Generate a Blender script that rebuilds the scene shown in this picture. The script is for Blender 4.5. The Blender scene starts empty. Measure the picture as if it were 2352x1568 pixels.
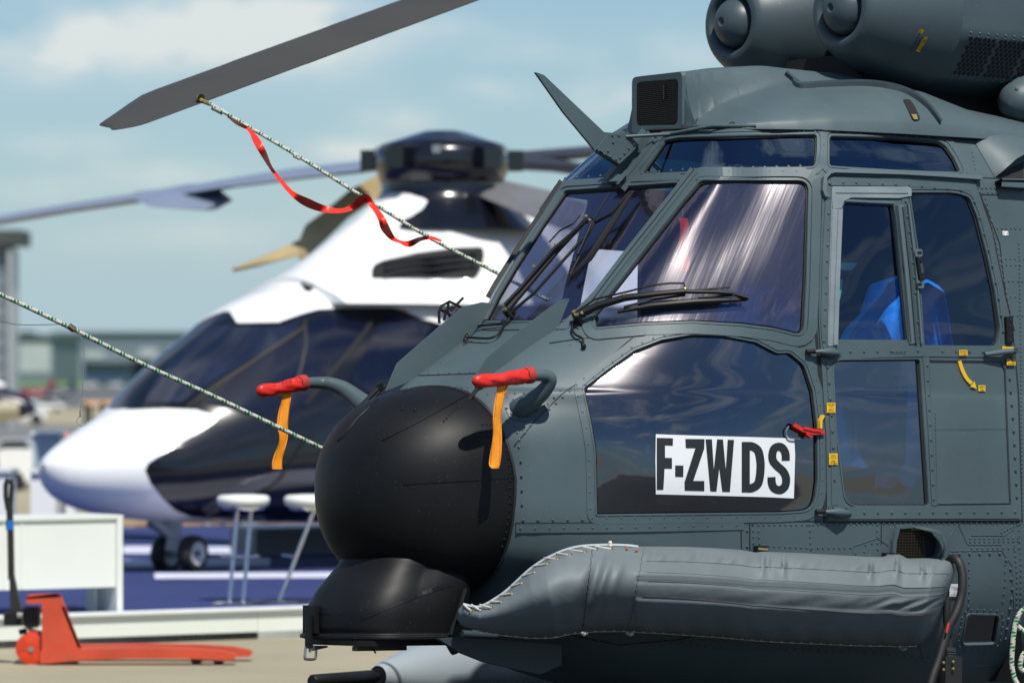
import bpy, bmesh, math, random
import numpy as np
from mathutils import Vector, Matrix
from mathutils.bvhtree import BVHTree
from mathutils.geometry import delaunay_2d_cdt
R = math.radians
random.seed(7)
SC = bpy.context.scene
COL = SC.collection

# ------------------------------------------------------------------ camera
F = 11000.0; CAMH = 1.9; HY = 835.0            # focal length and horizon in units of a 2352 px wide picture
cd = bpy.data.cameras.new("camera"); cam = bpy.data.objects.new("camera", cd); COL.objects.link(cam)
cam.location = (0, 0, CAMH); cam.rotation_euler = (R(90), 0, 0)
cd.sensor_width = 36; cd.lens = 36 * F / 2352
cd.shift_y = (HY - 784) / 2352.0
cd.clip_start = 0.5; cd.clip_end = 20000
cd.dof.use_dof = True; cd.dof.focus_distance = 20.95; cd.dof.aperture_fstop = 3.1
SC.camera = cam

# ------------------------------------------------------------------ world, sun, exposure
SUN_DIR = Vector((0.186, -0.512, 0.839)).normalized()
el = math.asin(SUN_DIR.z); azm = math.atan2(SUN_DIR.x, SUN_DIR.y)
W = bpy.data.worlds.new("World"); SC.world = W; W.use_nodes = True
nt = W.node_tree; N = nt.nodes; L = nt.links
for n in list(N): N.remove(n)
def nd(t, **k):
    n = N.new(t)
    for a_, b_ in k.items(): setattr(n, a_, b_)
    return n
def mth(op, a_, b_=None, c_=None, clamp=False):
    n = nd('ShaderNodeMath', operation=op); n.use_clamp = clamp
    for i, x in enumerate((a_, b_, c_)):
        if x is None: continue
        if isinstance(x, (int, float)): n.inputs[i].default_value = x
        else: L.new(x, n.inputs[i])
    return n.outputs[0]
sky = nd('ShaderNodeTexSky', sky_type='NISHITA'); sky.sun_disc = False
sky.sun_elevation = el; sky.sun_rotation = azm; sky.air_density = 1.0; sky.dust_density = 0.3; sky.ozone_density = 3.0
tc = nd('ShaderNodeTexCoord'); sp = nd('ShaderNodeSeparateXYZ'); L.new(tc.outputs['Generated'], sp.inputs[0])
ax = mth('DIVIDE', sp.outputs[0], mth('MAXIMUM', sp.outputs[1], 0.05))      # tan(azimuth), tan(elevation) about north
ey = mth('DIVIDE', sp.outputs[2], mth('MAXIMUM', sp.outputs[1], 0.05))
cmb = nd('ShaderNodeCombineXYZ'); L.new(ax, cmb.inputs[0]); L.new(mth('MULTIPLY', ey, 1.7), cmb.inputs[1])
nz = nd('ShaderNodeTexNoise'); nz.inputs['Scale'].default_value = 34; nz.inputs['Detail'].default_value = 6; nz.inputs['Roughness'].default_value = .5
L.new(cmb.outputs[0], nz.inputs['Vector'])
tot = None
# cumulus banks: (azimuth, elevation, half width, half height, density) in picture units
for bx_, by_, rx_, ry_, am_ in [(330, 85, 420, 105, 1.5), (560, 60, 330, 90, 1.3), (130, 140, 200, 70, .7), (700, 20, 200, 60, .8), (400, 400, 300, 45, .55),
        (800, 120, 160, 110, .35), (160, 330, 220, 45, .45), (930, 270, 130, 45, .65), (830, 345, 150, 40, .75), (1130, 210, 120, 40, .45), (1400, 230, 110, 60, .95),
        (1300, 120, 260, 40, .3), (1550, 120, 200, 60, .4), (60, 440, 200, 40, .5), (500, 550, 420, 60, .3), (1050, 60, 200, 40, .3), (900, 480, 300, 60, .3)]:
    cx_ = (bx_ - 1176) / F; cy_ = (HY - by_) / F
    dx = mth('DIVIDE', mth('SUBTRACT', ax, cx_), rx_ / F); dy = mth('DIVIDE', mth('SUBTRACT', ey, cy_), ry_ / F)
    d2 = mth('ADD', mth('MULTIPLY', dx, dx), mth('MULTIPLY', dy, dy))
    g = mth('MULTIPLY', mth('EXPONENT', mth('MULTIPLY', d2, -1.7)), am_)
    tot = g if tot is None else mth('ADD', tot, g)
nf = mth('SUBTRACT', mth('MULTIPLY', nz.outputs[0], 4.6), 1.55)
cl1 = mth('MULTIPLY', tot, mth('MAXIMUM', nf, 0.0), None)
cl1 = mth('MULTIPLY', cl1, mth('GREATER_THAN', sp.outputs[1], 0.3), None, True)
# scattered fair-weather clouds over the whole dome
plz = mth('ADD', mth('MAXIMUM', sp.outputs[2], 0.0), 0.16)
cm2 = nd('ShaderNodeCombineXYZ'); L.new(mth('DIVIDE', sp.outputs[0], plz), cm2.inputs[0]); L.new(mth('DIVIDE', sp.outputs[1], plz), cm2.inputs[1])
nz2 = nd('ShaderNodeTexNoise'); nz2.inputs['Scale'].default_value = 1.9; nz2.inputs['Detail'].default_value = 9; nz2.inputs['Roughness'].default_value = .6
L.new(cm2.outputs[0], nz2.inputs['Vector'])
cl2 = mth('MULTIPLY', mth('SUBTRACT', nz2.outputs[0], 0.50), 5.0, None, True)
far = mth('SUBTRACT', 1.0, mth('MULTIPLY', mth('SUBTRACT', sp.outputs[1], 0.90), 12.0, None, True))
cl2 = mth('MULTIPLY', cl2, far)
clf = mth('MULTIPLY', mth('MAXIMUM', cl1, cl2), 0.76, None, True)
mx = nd('ShaderNodeMix', data_type='RGBA'); wb = nd('ShaderNodeMix', data_type='RGBA', blend_type='MULTIPLY'); wb.inputs[0].default_value = 1; L.new(sky.outputs[0], wb.inputs[6]); wb.inputs[7].default_value = (.78, .96, 1.10, 1)
mh = nd('ShaderNodeMix', data_type='RGBA')   # thin summer haze veil just over the horizon
hz = mth('MULTIPLY', mth('EXPONENT', mth('MULTIPLY', mth('ABSOLUTE', sp.outputs[2]), -17.0)), 0.92)
L.new(hz, mh.inputs[0]); L.new(wb.outputs[2], mh.inputs[6]); mh.inputs[7].default_value = (4.95, 6.75, 7.8, 1)
L.new(clf, mx.inputs[0]); L.new(mh.outputs[2], mx.inputs[6]); 
hi = nd('ShaderNodeMix', data_type='RGBA'); L.new(mth('MULTIPLY', sp.outputs[2], 2.2, None, True), hi.inputs[0]); hi.inputs[6].default_value = (8.9, 9.1, 8.7, 1); hi.inputs[7].default_value = (14.5, 14.3, 13.6, 1); L.new(hi.outputs[2], mx.inputs[7])
bg = nd('ShaderNodeBackground'); bg.inputs[1].default_value = 0.070; L.new(mx.outputs[2], bg.inputs[0])
wo = nd('ShaderNodeOutputWorld'); L.new(bg.outputs[0], wo.inputs[0])
sd = bpy.data.lights.new("sun", 'SUN'); sd.energy = 4.0; sd.angle = R(0.53); sd.color = (1, .955, .87)
so = bpy.data.objects.new("sun", sd); COL.objects.link(so); so.location = (5, -10, 30)
so.rotation_euler = (-SUN_DIR).to_track_quat('-Z', 'Y').to_euler()
SC.view_settings.view_transform = 'Standard'; SC.view_settings.look = 'None'
SC.view_settings.exposure = 0.28; SC.view_settings.gamma = 1
SC.cycles.max_bounces = 7; SC.cycles.transparent_max_bounces = 12; SC.cycles.caustics_reflective = False; SC.cycles.caustics_refractive = False
SC.cycles.sample_clamp_indirect = 4

# ------------------------------------------------------------------ geometry helpers
CAM = Vector((0, 0, CAMH))
def ray(px, py): return Vector(((px - 1176) / F, 1.0, -(py - HY) / F))
def PY(px, py, Y): return CAM + ray(px, py) * Y                 # point seen at px,py that stands Y metres out
def G(px, py, z=0.0):                                            # point on a horizontal plane
    r = ray(px, py); return CAM + r * ((z - CAMH) / r.z)
class Frame:                                                     # a craft's own axes: a aft, p port, u up
    def __init__(s, px, py, Y, yaw, pitch=0, roll=0):
        s.O = PY(px, py, Y); yaw = R(yaw)
        a = Vector((math.cos(yaw), math.sin(yaw), -math.sin(R(pitch)))).normalized()
        p = Vector((math.sin(yaw), -math.cos(yaw), math.sin(R(roll)))); p -= a * p.dot(a); p.normalize()
        u = p.cross(a);  u = u if u.z > 0 else -u
        s.a, s.p, s.u = a, p, u
    def __call__(s, x, t, z): return s.O + s.a * x + s.p * t + s.u * z
    def at(s, px, py, t):                                        # where the line of sight meets the plane t
        r = ray(px, py); k = (t - (CAM - s.O).dot(s.p)) / r.dot(s.p); return CAM + r * k
    def pix(s, x, t, z):
        d = s(x, t, z) - CAM; return (1176 + F * d.x / d.y, HY - F * d.z / d.y)

class MB:
    def __init__(s): s.v = []; s.f = []; s.m = []; s.uv = {}
    def vert(s, p): s.v.append(tuple(p)); return len(s.v) - 1
    def face(s, idx, m=0): s.f.append(tuple(idx)); s.m.append(m)
    def quad(s, a, b, c, d, m=0):
        i = len(s.v); s.v += [tuple(a), tuple(b), tuple(c), tuple(d)]; s.face((i, i+1, i+2, i+3), m)
    def box(s, o, dx, dy, dz, m=0):                              # o corner-centre, half vectors
        o, dx, dy, dz = map(Vector, (o, dx, dy, dz)); i = len(s.v)
        for c in ((-1,-1,-1),(1,-1,-1),(1,1,-1),(-1,1,-1),(-1,-1,1),(1,-1,1),(1,1,1),(-1,1,1)):
            s.v.append(tuple(o + dx*c[0] + dy*c[1] + dz*c[2]))
        fl = ((0,3,2,1),(4,5,6,7),(0,1,5,4),(1,2,6,5),(2,3,7,6),(3,0,4,7))
        flip = dx.cross(dy).dot(dz) < 0
        for q in fl: s.face([i + k for k in (q[::-1] if flip else q)], m)
    def tube(s, pts, r, n=10, m=0, cap=True, flat=1.0, up=None):
        pts = [Vector(p) for p in pts]; k = len(pts)
        rs = r if isinstance(r, (list, tuple)) else [r] * k
        ring = []; prev = None; L_ = 0
        for i in range(k):
            d = (pts[min(i+1, k-1)] - pts[max(i-1, 0)]).normalized()
            if prev is None:
                x = Vector(up) if up is not None else (Vector((0,0,1)) if abs(d.z) < .9 else Vector((1,0,0)))
            else: x = prev
            x = (x - d * x.dot(d)).normalized(); y = d.cross(x); prev = x
            if i: L_ += (pts[i] - pts[i-1]).length
            b = len(s.v); ring.append(b)
            for j in range(n):
                t = 2*math.pi*j/n; s.v.append(tuple(pts[i] + x*math.cos(t)*rs[i]*flat + y*math.sin(t)*rs[i])); s.uv[b+j] = (j/n, L_)
        for i in range(k-1):
            for j in range(n):
                a, b = ring[i], ring[i+1]; j2 = (j+1) % n; s.face((a+j, a+j2, b+j2, b+j), m)
        if cap: s.face([ring[0]+j for j in range(n)][::-1], m); s.face([ring[-1]+j for j in range(n)], m)
    def lathe(s, o, d, prof, n=32, m=0, x=None):                  # prof: (dist along d, radius)
        o = Vector(o); d = Vector(d).normalized()
        x = Vector(x) if x is not None else (Vector((0,0,1)) if abs(d.z) < .9 else Vector((1,0,0)))
        x = (x - d*x.dot(d)).normalized(); y = d.cross(x); rings = []
        for h, r in prof:
            b = len(s.v); rings.append(b)
            for j in range(n):
                t = 2*math.pi*j/n; s.v.append(tuple(o + d*h + x*math.cos(t)*r + y*math.sin(t)*r))
        for i in range(len(prof)-1):
            for j in range(n):
                a, b = rings[i], rings[i+1]; j2 = (j+1) % n; s.face((a+j, a+j2, b+j2, b+j), m)
    def plate(s, pts, d, m=0):                                    # polygon with thickness vector d
        d = Vector(d); k = len(pts); i = len(s.v)
        for p in pts: s.v.append(tuple(Vector(p)))
        for p in pts: s.v.append(tuple(Vector(p) + d))
        s.face(range(i, i+k), m); s.face([i+k+j for j in range(k)][::-1], m)
        for j in range(k): s.face((i+j, i+k+j, i+k+(j+1) % k, i+(j+1) % k), m)
    def dome(s, p, nrm, r, h, n=8, m=0, dot=None):
        p = Vector(p); nrm = Vector(nrm).normalized(); x = nrm.orthogonal().normalized(); y = nrm.cross(x)
        b0 = len(s.v)
        for rr, hh in ((r, 0), (r*.86, h*.7), (r*.45, h)):
            for j in range(n):
                t = 2*math.pi*j/n; s.v.append(tuple(p + nrm*hh + (x*math.cos(t) + y*math.sin(t))*rr))
        for i in range(2):
            for j in range(n): j2 = (j+1) % n; s.face((b0+i*n+j, b0+i*n+j2, b0+(i+1)*n+j2, b0+(i+1)*n+j), m)
        s.face([b0+2*n+j for j in range(n)], m if dot is None else dot)
    def grid(s, P, m=0, flip=False, wrap=False):
        b = len(s.v); r, c = len(P), len(P[0])
        for row in P:
            for q in row: s.v.append(tuple(q))
        for i in range(r-1):
            for j in range(c if wrap else c-1):
                j2 = (j+1) % c
                q = (b+i*c+j, b+i*c+j2, b+(i+1)*c+j2, b+(i+1)*c+j); s.face(q[::-1] if flip else q, m)
    def build(s, name, mats, parent=None, smooth=True, angle=40, fix=True):
        me = bpy.data.meshes.new(name); me.from_pydata(s.v, [], s.f)
        if not isinstance(mats, (list, tuple)): mats = [mats]
        for q in mats: me.materials.append(q)
        me.polygons.foreach_set('material_index', s.m)
        if s.uv:
            ul = me.uv_layers.new(name='uv')
            for pl in me.polygons:
                us = [s.uv.get(me.loops[l].vertex_index, (0, 0)) for l in pl.loop_indices]
                wrap = max(q[0] for q in us) - min(q[0] for q in us) > .5
                for l, q in zip(pl.loop_indices, us): ul.data[l].uv = (q[0] + (1 if wrap and q[0] < .5 else 0), q[1])
        if fix:
            bm = bmesh.new(); bm.from_mesh(me); bmesh.ops.recalc_face_normals(bm, faces=bm.faces); bm.to_mesh(me); bm.free()
        if smooth:
            me.polygons.foreach_set('use_smooth', [True]*len(me.polygons)); me.set_sharp_from_angle(angle=R(angle))
        me.update()
        o = bpy.data.objects.new(name, me); COL.objects.link(o)
        if parent is not None: o.parent = parent; o.matrix_parent_inverse = Matrix.Translation(-Vector(parent.location)) if parent.type == 'EMPTY' else Matrix()
        return o
def root_loc(o):
    l = Vector(o.location)
    while o.parent: o = o.parent; l = l + Vector(o.location)
    return l
def tag(o, label=None, cat=None, group=None, kind=None):
    for k, v in (('label', label), ('category', cat), ('group', group), ('kind', kind)):
        if v: o[k] = v
    return o
def empty(name, loc, label, cat, group=None):
    o = bpy.data.objects.new(name, None); COL.objects.link(o); o.location = loc; o.empty_display_size = .2
    return tag(o, label, cat, group)
def lerp(a, b, t): return a + (b - a) * t
def resample(pts, step, closed=False):
    pts = [tuple(p) for p in pts];  src = pts + [pts[0]] if closed else pts
    out = []
    for a, b in zip(src[:-1], src[1:]):
        d = math.dist(a, b); k = max(1, int(round(d/step)))
        for i in range(k): out.append(tuple(lerp(x, y, i/k) for x, y in zip(a, b)))
    if not closed: out.append(src[-1])
    return out
def rnd(pts, r, n=5):                                            # round the corners of a closed polygon
    out = []; k = len(pts)
    for i in range(k):
        a, b, c = Vector(pts[i-1]), Vector(pts[i]), Vector(pts[(i+1) % k])
        rr = r[i] if isinstance(r, (list, tuple)) else r
        rr = min(rr, (a-b).length*.45, (c-b).length*.45)
        p0 = b + (a-b).normalized()*rr; p1 = b + (c-b).normalized()*rr
        for j in range(n+1):
            t = j/n; q = p0*(1-t)**2 + b*2*t*(1-t) + p1*t*t; out.append(tuple(q))
    return out
def smooth_line(pts, n=6):                                       # Catmull-Rom through points of any dimension
    P = [np.array(p, float) for p in pts]; P = [2*P[0]-P[1]] + P + [2*P[-1]-P[-2]]; out = []
    for i in range(1, len(P)-2):
        for j in range(n):
            t = j/n; a, b, c, d = P[i-1:i+3]
            out.append(tuple(.5*((2*b) + (c-a)*t + (2*a-5*b+4*c-d)*t*t + (3*b-a-3*c+d)*t**3)))
    out.append(tuple(P[-2])); return out
def offset_poly(pts, w, closed=True):                             # outward for either winding
    k = len(pts); area = sum(pts[i][0]*pts[(i+1) % k][1] - pts[(i+1) % k][0]*pts[i][1] for i in range(k))
    sg = 1 if area > 0 else -1; out = []
    for i in range(k):
        a = Vector(pts[i-1]) if (i or closed) else Vector(pts[0]); b = Vector(pts[i]); c = Vector(pts[(i+1) % k]) if (i < k-1 or closed) else b
        d = (c - a); d = d.normalized() if d.length else Vector((1, 0)); out.append((b.x + d.y*sg*w, b.y - d.x*sg*w))
    return out
def pchip(x, Y, xi):                                              # monotone cubic, Y (n,...) sampled at xi
    x = np.asarray(x, float); Y = np.asarray(Y, float); h = np.diff(x); sh = (len(h),) + (1,)*(Y.ndim-1)
    d = np.diff(Y, axis=0)/h.reshape(sh); m = np.zeros_like(Y)
    w1 = (2*h[1:]+h[:-1]).reshape((-1,)+sh[1:]); w2 = (h[1:]+2*h[:-1]).reshape((-1,)+sh[1:])
    ok = (d[1:]*d[:-1]) > 0
    with np.errstate(divide='ignore', invalid='ignore'):
        hm = (w1+w2)/(w1/d[:-1] + w2/d[1:])
    m[1:-1] = np.where(ok, hm, 0); m[0] = d[0]; m[-1] = d[-1]
    xi = np.asarray(xi, float); k = np.clip(np.searchsorted(x, xi, side='right')-1, 0, len(h)-1); s2 = (len(xi),)+(1,)*(Y.ndim-1)
    hh = h[k].reshape(s2); t = ((xi-x[k])/h[k]).reshape(s2)
    return (2*t**3-3*t**2+1)*Y[k] + (t**3-2*t**2+t)*hh*m[k] + (-2*t**3+3*t**2)*Y[k+1] + (t**3-t**2)*hh*m[k+1]
def in_poly(x, y, P):
    c = False; j = len(P)-1
    for i in range(len(P)):
        xi, yi = P[i]; xj, yj = P[j]
        if (yi > y) != (yj > y) and x < (xj-xi)*(y-yi)/(yj-yi)+xi: c = not c
        j = i
    return c

class Surf:
    """A smooth skin given as a dense grid of points; outlines seen in the picture are laid onto it by line of sight."""
    def __init__(s, P, inside, umir=False):                        # P numpy (nu, nv, 3)
        s.P = P; s.nu, s.nv = P.shape[:2]; s.umir = umir; s.inside = Vector(inside)
        du = np.gradient(P, axis=0); dv = np.gradient(P, axis=1); n = np.cross(du, dv); n /= np.linalg.norm(n, axis=2, keepdims=True)+1e-12
        mid = (s.nu//2, s.nv//2); c = P[mid]
        sgn = 1 if np.dot(n[mid], np.array(inside)-c) < 0 else -1; s.Nn = n*sgn; s.sgn = sgn
        fs = []; vs = [tuple(q) for q in P.reshape(-1, 3)]
        for i in range(s.nu-1):
            for j in range(s.nv-1):
                a = i*s.nv+j; fs.append((a, a+1, a+s.nv+1)); fs.append((a, a+s.nv+1, a+s.nv))
        s.vs, s.fs = vs, fs; s.bvh = BVHTree.FromPolygons(vs, fs)
    def hit(s, px, py):
        d = ray(px, py).normalized(); loc, nrm, idx, dist = s.bvh.ray_cast(CAM, d)
        if idx is None: return None
        return s.uv_of(loc, idx)
    def uv_of(s, loc, idx):
        c = idx//2; i, j = divmod(c, s.nv-1); a, b, e = (Vector(s.vs[k]) for k in s.fs[idx])
        v0, v1, v2 = b-a, e-a, loc-a; d00, d01, d11, d20, d21 = v0.dot(v0), v0.dot(v1), v1.dot(v1), v2.dot(v0), v2.dot(v1)
        den = d00*d11-d01*d01
        if abs(den) < 1e-18: return (float(i), float(j))
        w1 = (d11*d20-d01*d21)/den; w2 = (d00*d21-d01*d20)/den
        return (i+w1+w2, j+w1) if False else ((i+w2, j+w1+w2) if idx % 2 == 0 else (i+w1+w2, j+w1))
    def pt(s, u, v, off=0.0):
        u = min(max(u, 0), s.nu-1.0001); v = min(max(v, 0), s.nv-1.0001); i, j = int(u), int(v); a, b = u-i, v-j
        P = s.P; q = P[i, j]*(1-a)*(1-b)+P[i+1, j]*a*(1-b)+P[i, j+1]*(1-a)*b+P[i+1, j+1]*a*b
        if off: q = q + s.nrm(u, v)*off
        return q
    def nrm(s, u, v):
        i, j = int(round(min(max(u, 0), s.nu-1))), int(round(min(max(v, 0), s.nv-1))); return s.Nn[i, j]
    def p(s, px, py, off=0.0):
        h = s.hit(px, py)
        return None if h is None else Vector(s.pt(h[0], h[1], off))
    def pn(s, px, py):
        h = s.hit(px, py)
        return (None, None) if h is None else (Vector(s.pt(*h)), Vector(s.nrm(*h)))
    def uvpoly(s, poly, step=9):
        out = []
        for q in resample(poly, step, True):
            h = s.hit(*q)
            if h is not None: out.append(h)
        return out
    def mirror(s, uvp): return [(s.nu-1-u, v) for u, v in uvp]
    def cut(s, keep, polys, su, sv, off=0.0, depth=0.0, mat=0, mb=None, box=None):
        """Triangulate the skin with the outlines as hard edges; keep(u,v) picks faces; rims are turned in by depth."""
        co = []; ed = []
        u0, u1, v0, v1 = box or (0, s.nu-1, 0, s.nv-1)
        us = np.unique(np.append(np.arange(u0, u1, su), u1)); vv = np.unique(np.append(np.arange(v0, v1, sv), v1))
        allp = [q for pl in polys for q in pl]; A = np.array(allp) if allp else np.zeros((0, 2))
        for x in us:
            for y in vv:
                if len(A) and np.min(((A[:, 0]-x)/su)**2 + ((A[:, 1]-y)/sv)**2) < .12: continue
                co.append(Vector((x, y)))
        for pl in polys:
            b = len(co); k = len(pl); co += [Vector(q) for q in pl]; ed += [(b+i, b+(i+1) % k) for i in range(k)]
        vo, eo, fo, _, _, _ = delaunay_2d_cdt(co, ed, [], 0, 1e-5)
        mb = mb or MB(); ids = {}; base = len(mb.v); kept = []
        for f in fo:
            c = sum((vo[i] for i in f), Vector((0, 0)))/len(f)
            if keep(c.x, c.y): kept.append(list(f))
        cnt = {}
        for f in kept:
            a, b, c = (vo[i] for i in f[:3])
            for i in f:
                if i not in ids: ids[i] = mb.vert(s.pt(vo[i].x, vo[i].y, off))
            ar = (b-a).x*(c-a).y-(b-a).y*(c-a).x
            ff = f if ar*s.sgn > 0 else f[::-1]
            mb.face([ids[i] for i in ff], mat)
            for x, y in zip(ff, ff[1:]+ff[:1]): cnt[(x, y)] = 1
        if depth:
            lo = {}
            for (x, y) in list(cnt):
                if (y, x) in cnt: continue
                for i in (x, y):
                    if i not in lo: lo[i] = (mb.vert(s.pt(vo[i].x, vo[i].y, off)), mb.vert(s.pt(vo[i].x, vo[i].y, off-depth)))
                mb.face((lo[y][0], lo[x][0], lo[x][1], lo[y][1]), mat)
        return mb
    def ribbon(s, mb, pts, w, h, m=0, step=12, closed=False, side=0, taper=False):
        """Raised strip along a traced line, w picture units wide, h metres proud. side -1/0/1 shifts it."""
        P2 = resample(pts, step, closed); k = len(P2); rows = []
        for i in range(k):
            a = Vector(P2[i-1]) if (i or closed) else Vector(P2[0]); c = Vector(P2[(i+1) % k]) if (i < k-1 or closed) else Vector(P2[-1])
            d = c-a
            if d.length < 1e-6: continue
            d.normalize(); nn = Vector((-d.y, d.x)); b = Vector(P2[i]) + nn*(side*w/2); row = []
            for off, hh in ((-w/2-.7, -.002), (-w/2, h), (w/2, h), (w/2+.7, -.002)):
                q = b + nn*off; p_ = s.p(q.x, q.y, hh); row.append(p_)
            rows.append(row if all(x is not None for x in row) else None)
        if closed: rows.append(rows[0])
        for r0, r1 in zip(rows[:-1], rows[1:]):
            if r0 is None or r1 is None: continue
            if max((x-y).length for x, y in zip(r0, r1)) > .35: continue
            for j in range(3): mb.quad(r0[j], r0[j+1], r1[j+1], r1[j], m)
    def rivets(s, mb, pts, gap, r=.0045, h=.003, m=0, dot=None, closed=False):
        src = resample(pts, 1.0, closed); d = 0; last = src[0]; nxt = 0
        for q in src:
            d += math.dist(q, last); last = q
            if d >= nxt:
                nxt += gap; p_, n_ = s.pn(*q)
                if p_ is not None: mb.dome(p_ + n_*.0005, n_, r, h, 8, m, dot)
    def frame(s, mb, poly, inner, width, h, m=0, din=.0):
        """Ring round an outline: from inner (px) to inner+width, h proud, with small chamfers."""
        P2 = resample(poly, 10, True); rings = []
        for off, hh in ((inner, -.006), (inner+.4, h), (inner+width-.6, h), (inner+width, -.002)):
            o2 = offset_poly(P2, off); rings.append([s.p(x, y, hh) for x, y in o2])
        k = len(P2)
        for i in range(k):
            j = (i+1) % k
            for a, b in zip(rings[:-1], rings[1:]):
                q = (a[i], a[j], b[j], b[i])
                if any(x is None for x in q): continue
                if max((q[0]-q[1]).length, (q[3]-q[2]).length, (q[0]-q[3]).length) > .25: continue
                mb.quad(*q, m)
    def patch(s, mb, poly, off, m=0, step=14):                     # thin sheet laid on the skin
        P2 = resample(poly, step, True); xs = [q[0] for q in P2]; ys = [q[1] for q in P2]
        co = [Vector(q) for q in P2]; k = len(co); ed = [(i, (i+1) % k) for i in range(k)]
        x = min(xs)+step
        while x < max(xs):
            y = min(ys)+step
            while y < max(ys):
                if in_poly(x, y, P2): co.append(Vector((x, y)))
                y += step
            x += step
        vo, _, fo, _, _, _ = delaunay_2d_cdt(co, ed, [], 1, 1e-4)
        ids = {}
        for f in fo:
            for i in f:
                if i not in ids:
                    q = s.p(vo[i].x, vo[i].y, off); ids[i] = None if q is None else mb.vert(q)
            if any(ids[i] is None for i in f): continue
            mb.face([ids[i] for i in f], m)

# ------------------------------------------------------------------ materials
def pmat(name, col, rough=.5, metal=0., var=.1, scale=3., bump=0., bscale=60., rvar=.08, spec=.5, coat=0., speck=0., dirt=0.):
    m = bpy.data.materials.new(name); m.use_nodes = True; t = m.node_tree; b = t.nodes['Principled BSDF']; l = t.links
    b.inputs['Roughness'].default_value = rough; b.inputs['Metallic'].default_value = metal; b.inputs['Specular IOR Level'].default_value = spec
    b.inputs['Coat Weight'].default_value = coat
    tc_ = t.nodes.new('ShaderNodeTexCoord'); n = t.nodes.new('ShaderNodeTexNoise'); n.inputs['Scale'].default_value = scale; n.inputs['Detail'].default_value = 7
    l.new(tc_.outputs['Object'], n.inputs['Vector'])
    cr = t.nodes.new('ShaderNodeValToRGB'); l.new(n.outputs[0], cr.inputs[0])
    cr.color_ramp.elements[0].position = .3; cr.color_ramp.elements[1].position = .7
    cr.color_ramp.elements[0].color = tuple(c*(1-var) for c in col[:3])+(1,); cr.color_ramp.elements[1].color = tuple(min(1, c*(1+var)) for c in col[:3])+(1,)
    out = cr.outputs[0]
    if speck:
        n3 = t.nodes.new('ShaderNodeTexNoise'); n3.inputs['Scale'].default_value = 90; n3.inputs['Detail'].default_value = 2; l.new(tc_.outputs['Object'], n3.inputs['Vector'])
        r3 = t.nodes.new('ShaderNodeMapRange'); r3.inputs[1].default_value = .70; r3.inputs[2].default_value = .74; l.new(n3.outputs[0], r3.inputs[0])
        mm = t.nodes.new('ShaderNodeMath'); mm.operation = 'MULTIPLY'; mm.inputs[1].default_value = speck; l.new(r3.outputs[0], mm.inputs[0])
        mi = t.nodes.new('ShaderNodeMix'); mi.data_type = 'RGBA'; l.new(mm.outputs[0], mi.inputs[0]); l.new(out, mi.inputs[6]); mi.inputs[7].default_value = (.35, .37, .36, 1); out = mi.outputs[2]
    if dirt:
        n4 = t.nodes.new('ShaderNodeTexNoise'); n4.inputs['Scale'].default_value = scale*4; n4.inputs['Detail'].default_value = 8; n4.inputs['Roughness'].default_value = .7; l.new(tc_.outputs['Object'], n4.inputs['Vector'])
        r4 = t.nodes.new('ShaderNodeMapRange'); r4.inputs[1].default_value = .55; r4.inputs[2].default_value = .72; r4.inputs[4].default_value = dirt; l.new(n4.outputs[0], r4.inputs[0])
        mi = t.nodes.new('ShaderNodeMix'); mi.data_type = 'RGBA'; l.new(r4.outputs[0], mi.inputs[0]); l.new(out, mi.inputs[6]); mi.inputs[7].default_value = (.10, .075, .05, 1); out = mi.outputs[2]
    l.new(out, b.inputs['Base Color'])
    mr = t.nodes.new('ShaderNodeMapRange'); mr.inputs[3].default_value = max(0, rough-rvar); mr.inputs[4].default_value = min(1, rough+rvar); l.new(n.outputs[0], mr.inputs[0]); l.new(mr.outputs[0], b.inputs['Roughness'])
    if bump:
        n2 = t.nodes.new('ShaderNodeTexNoise'); n2.inputs['Scale'].default_value = bscale; n2.inputs['Detail'].default_value = 4; l.new(tc_.outputs['Object'], n2.inputs['Vector'])
        bp = t.nodes.new('ShaderNodeBump'); bp.inputs['Strength'].default_value = bump; bp.inputs['Distance'].default_value = .01; l.new(n2.outputs[0], bp.inputs['Height']); l.new(bp.outputs[0], b.inputs['Normal'])
    return m
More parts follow.
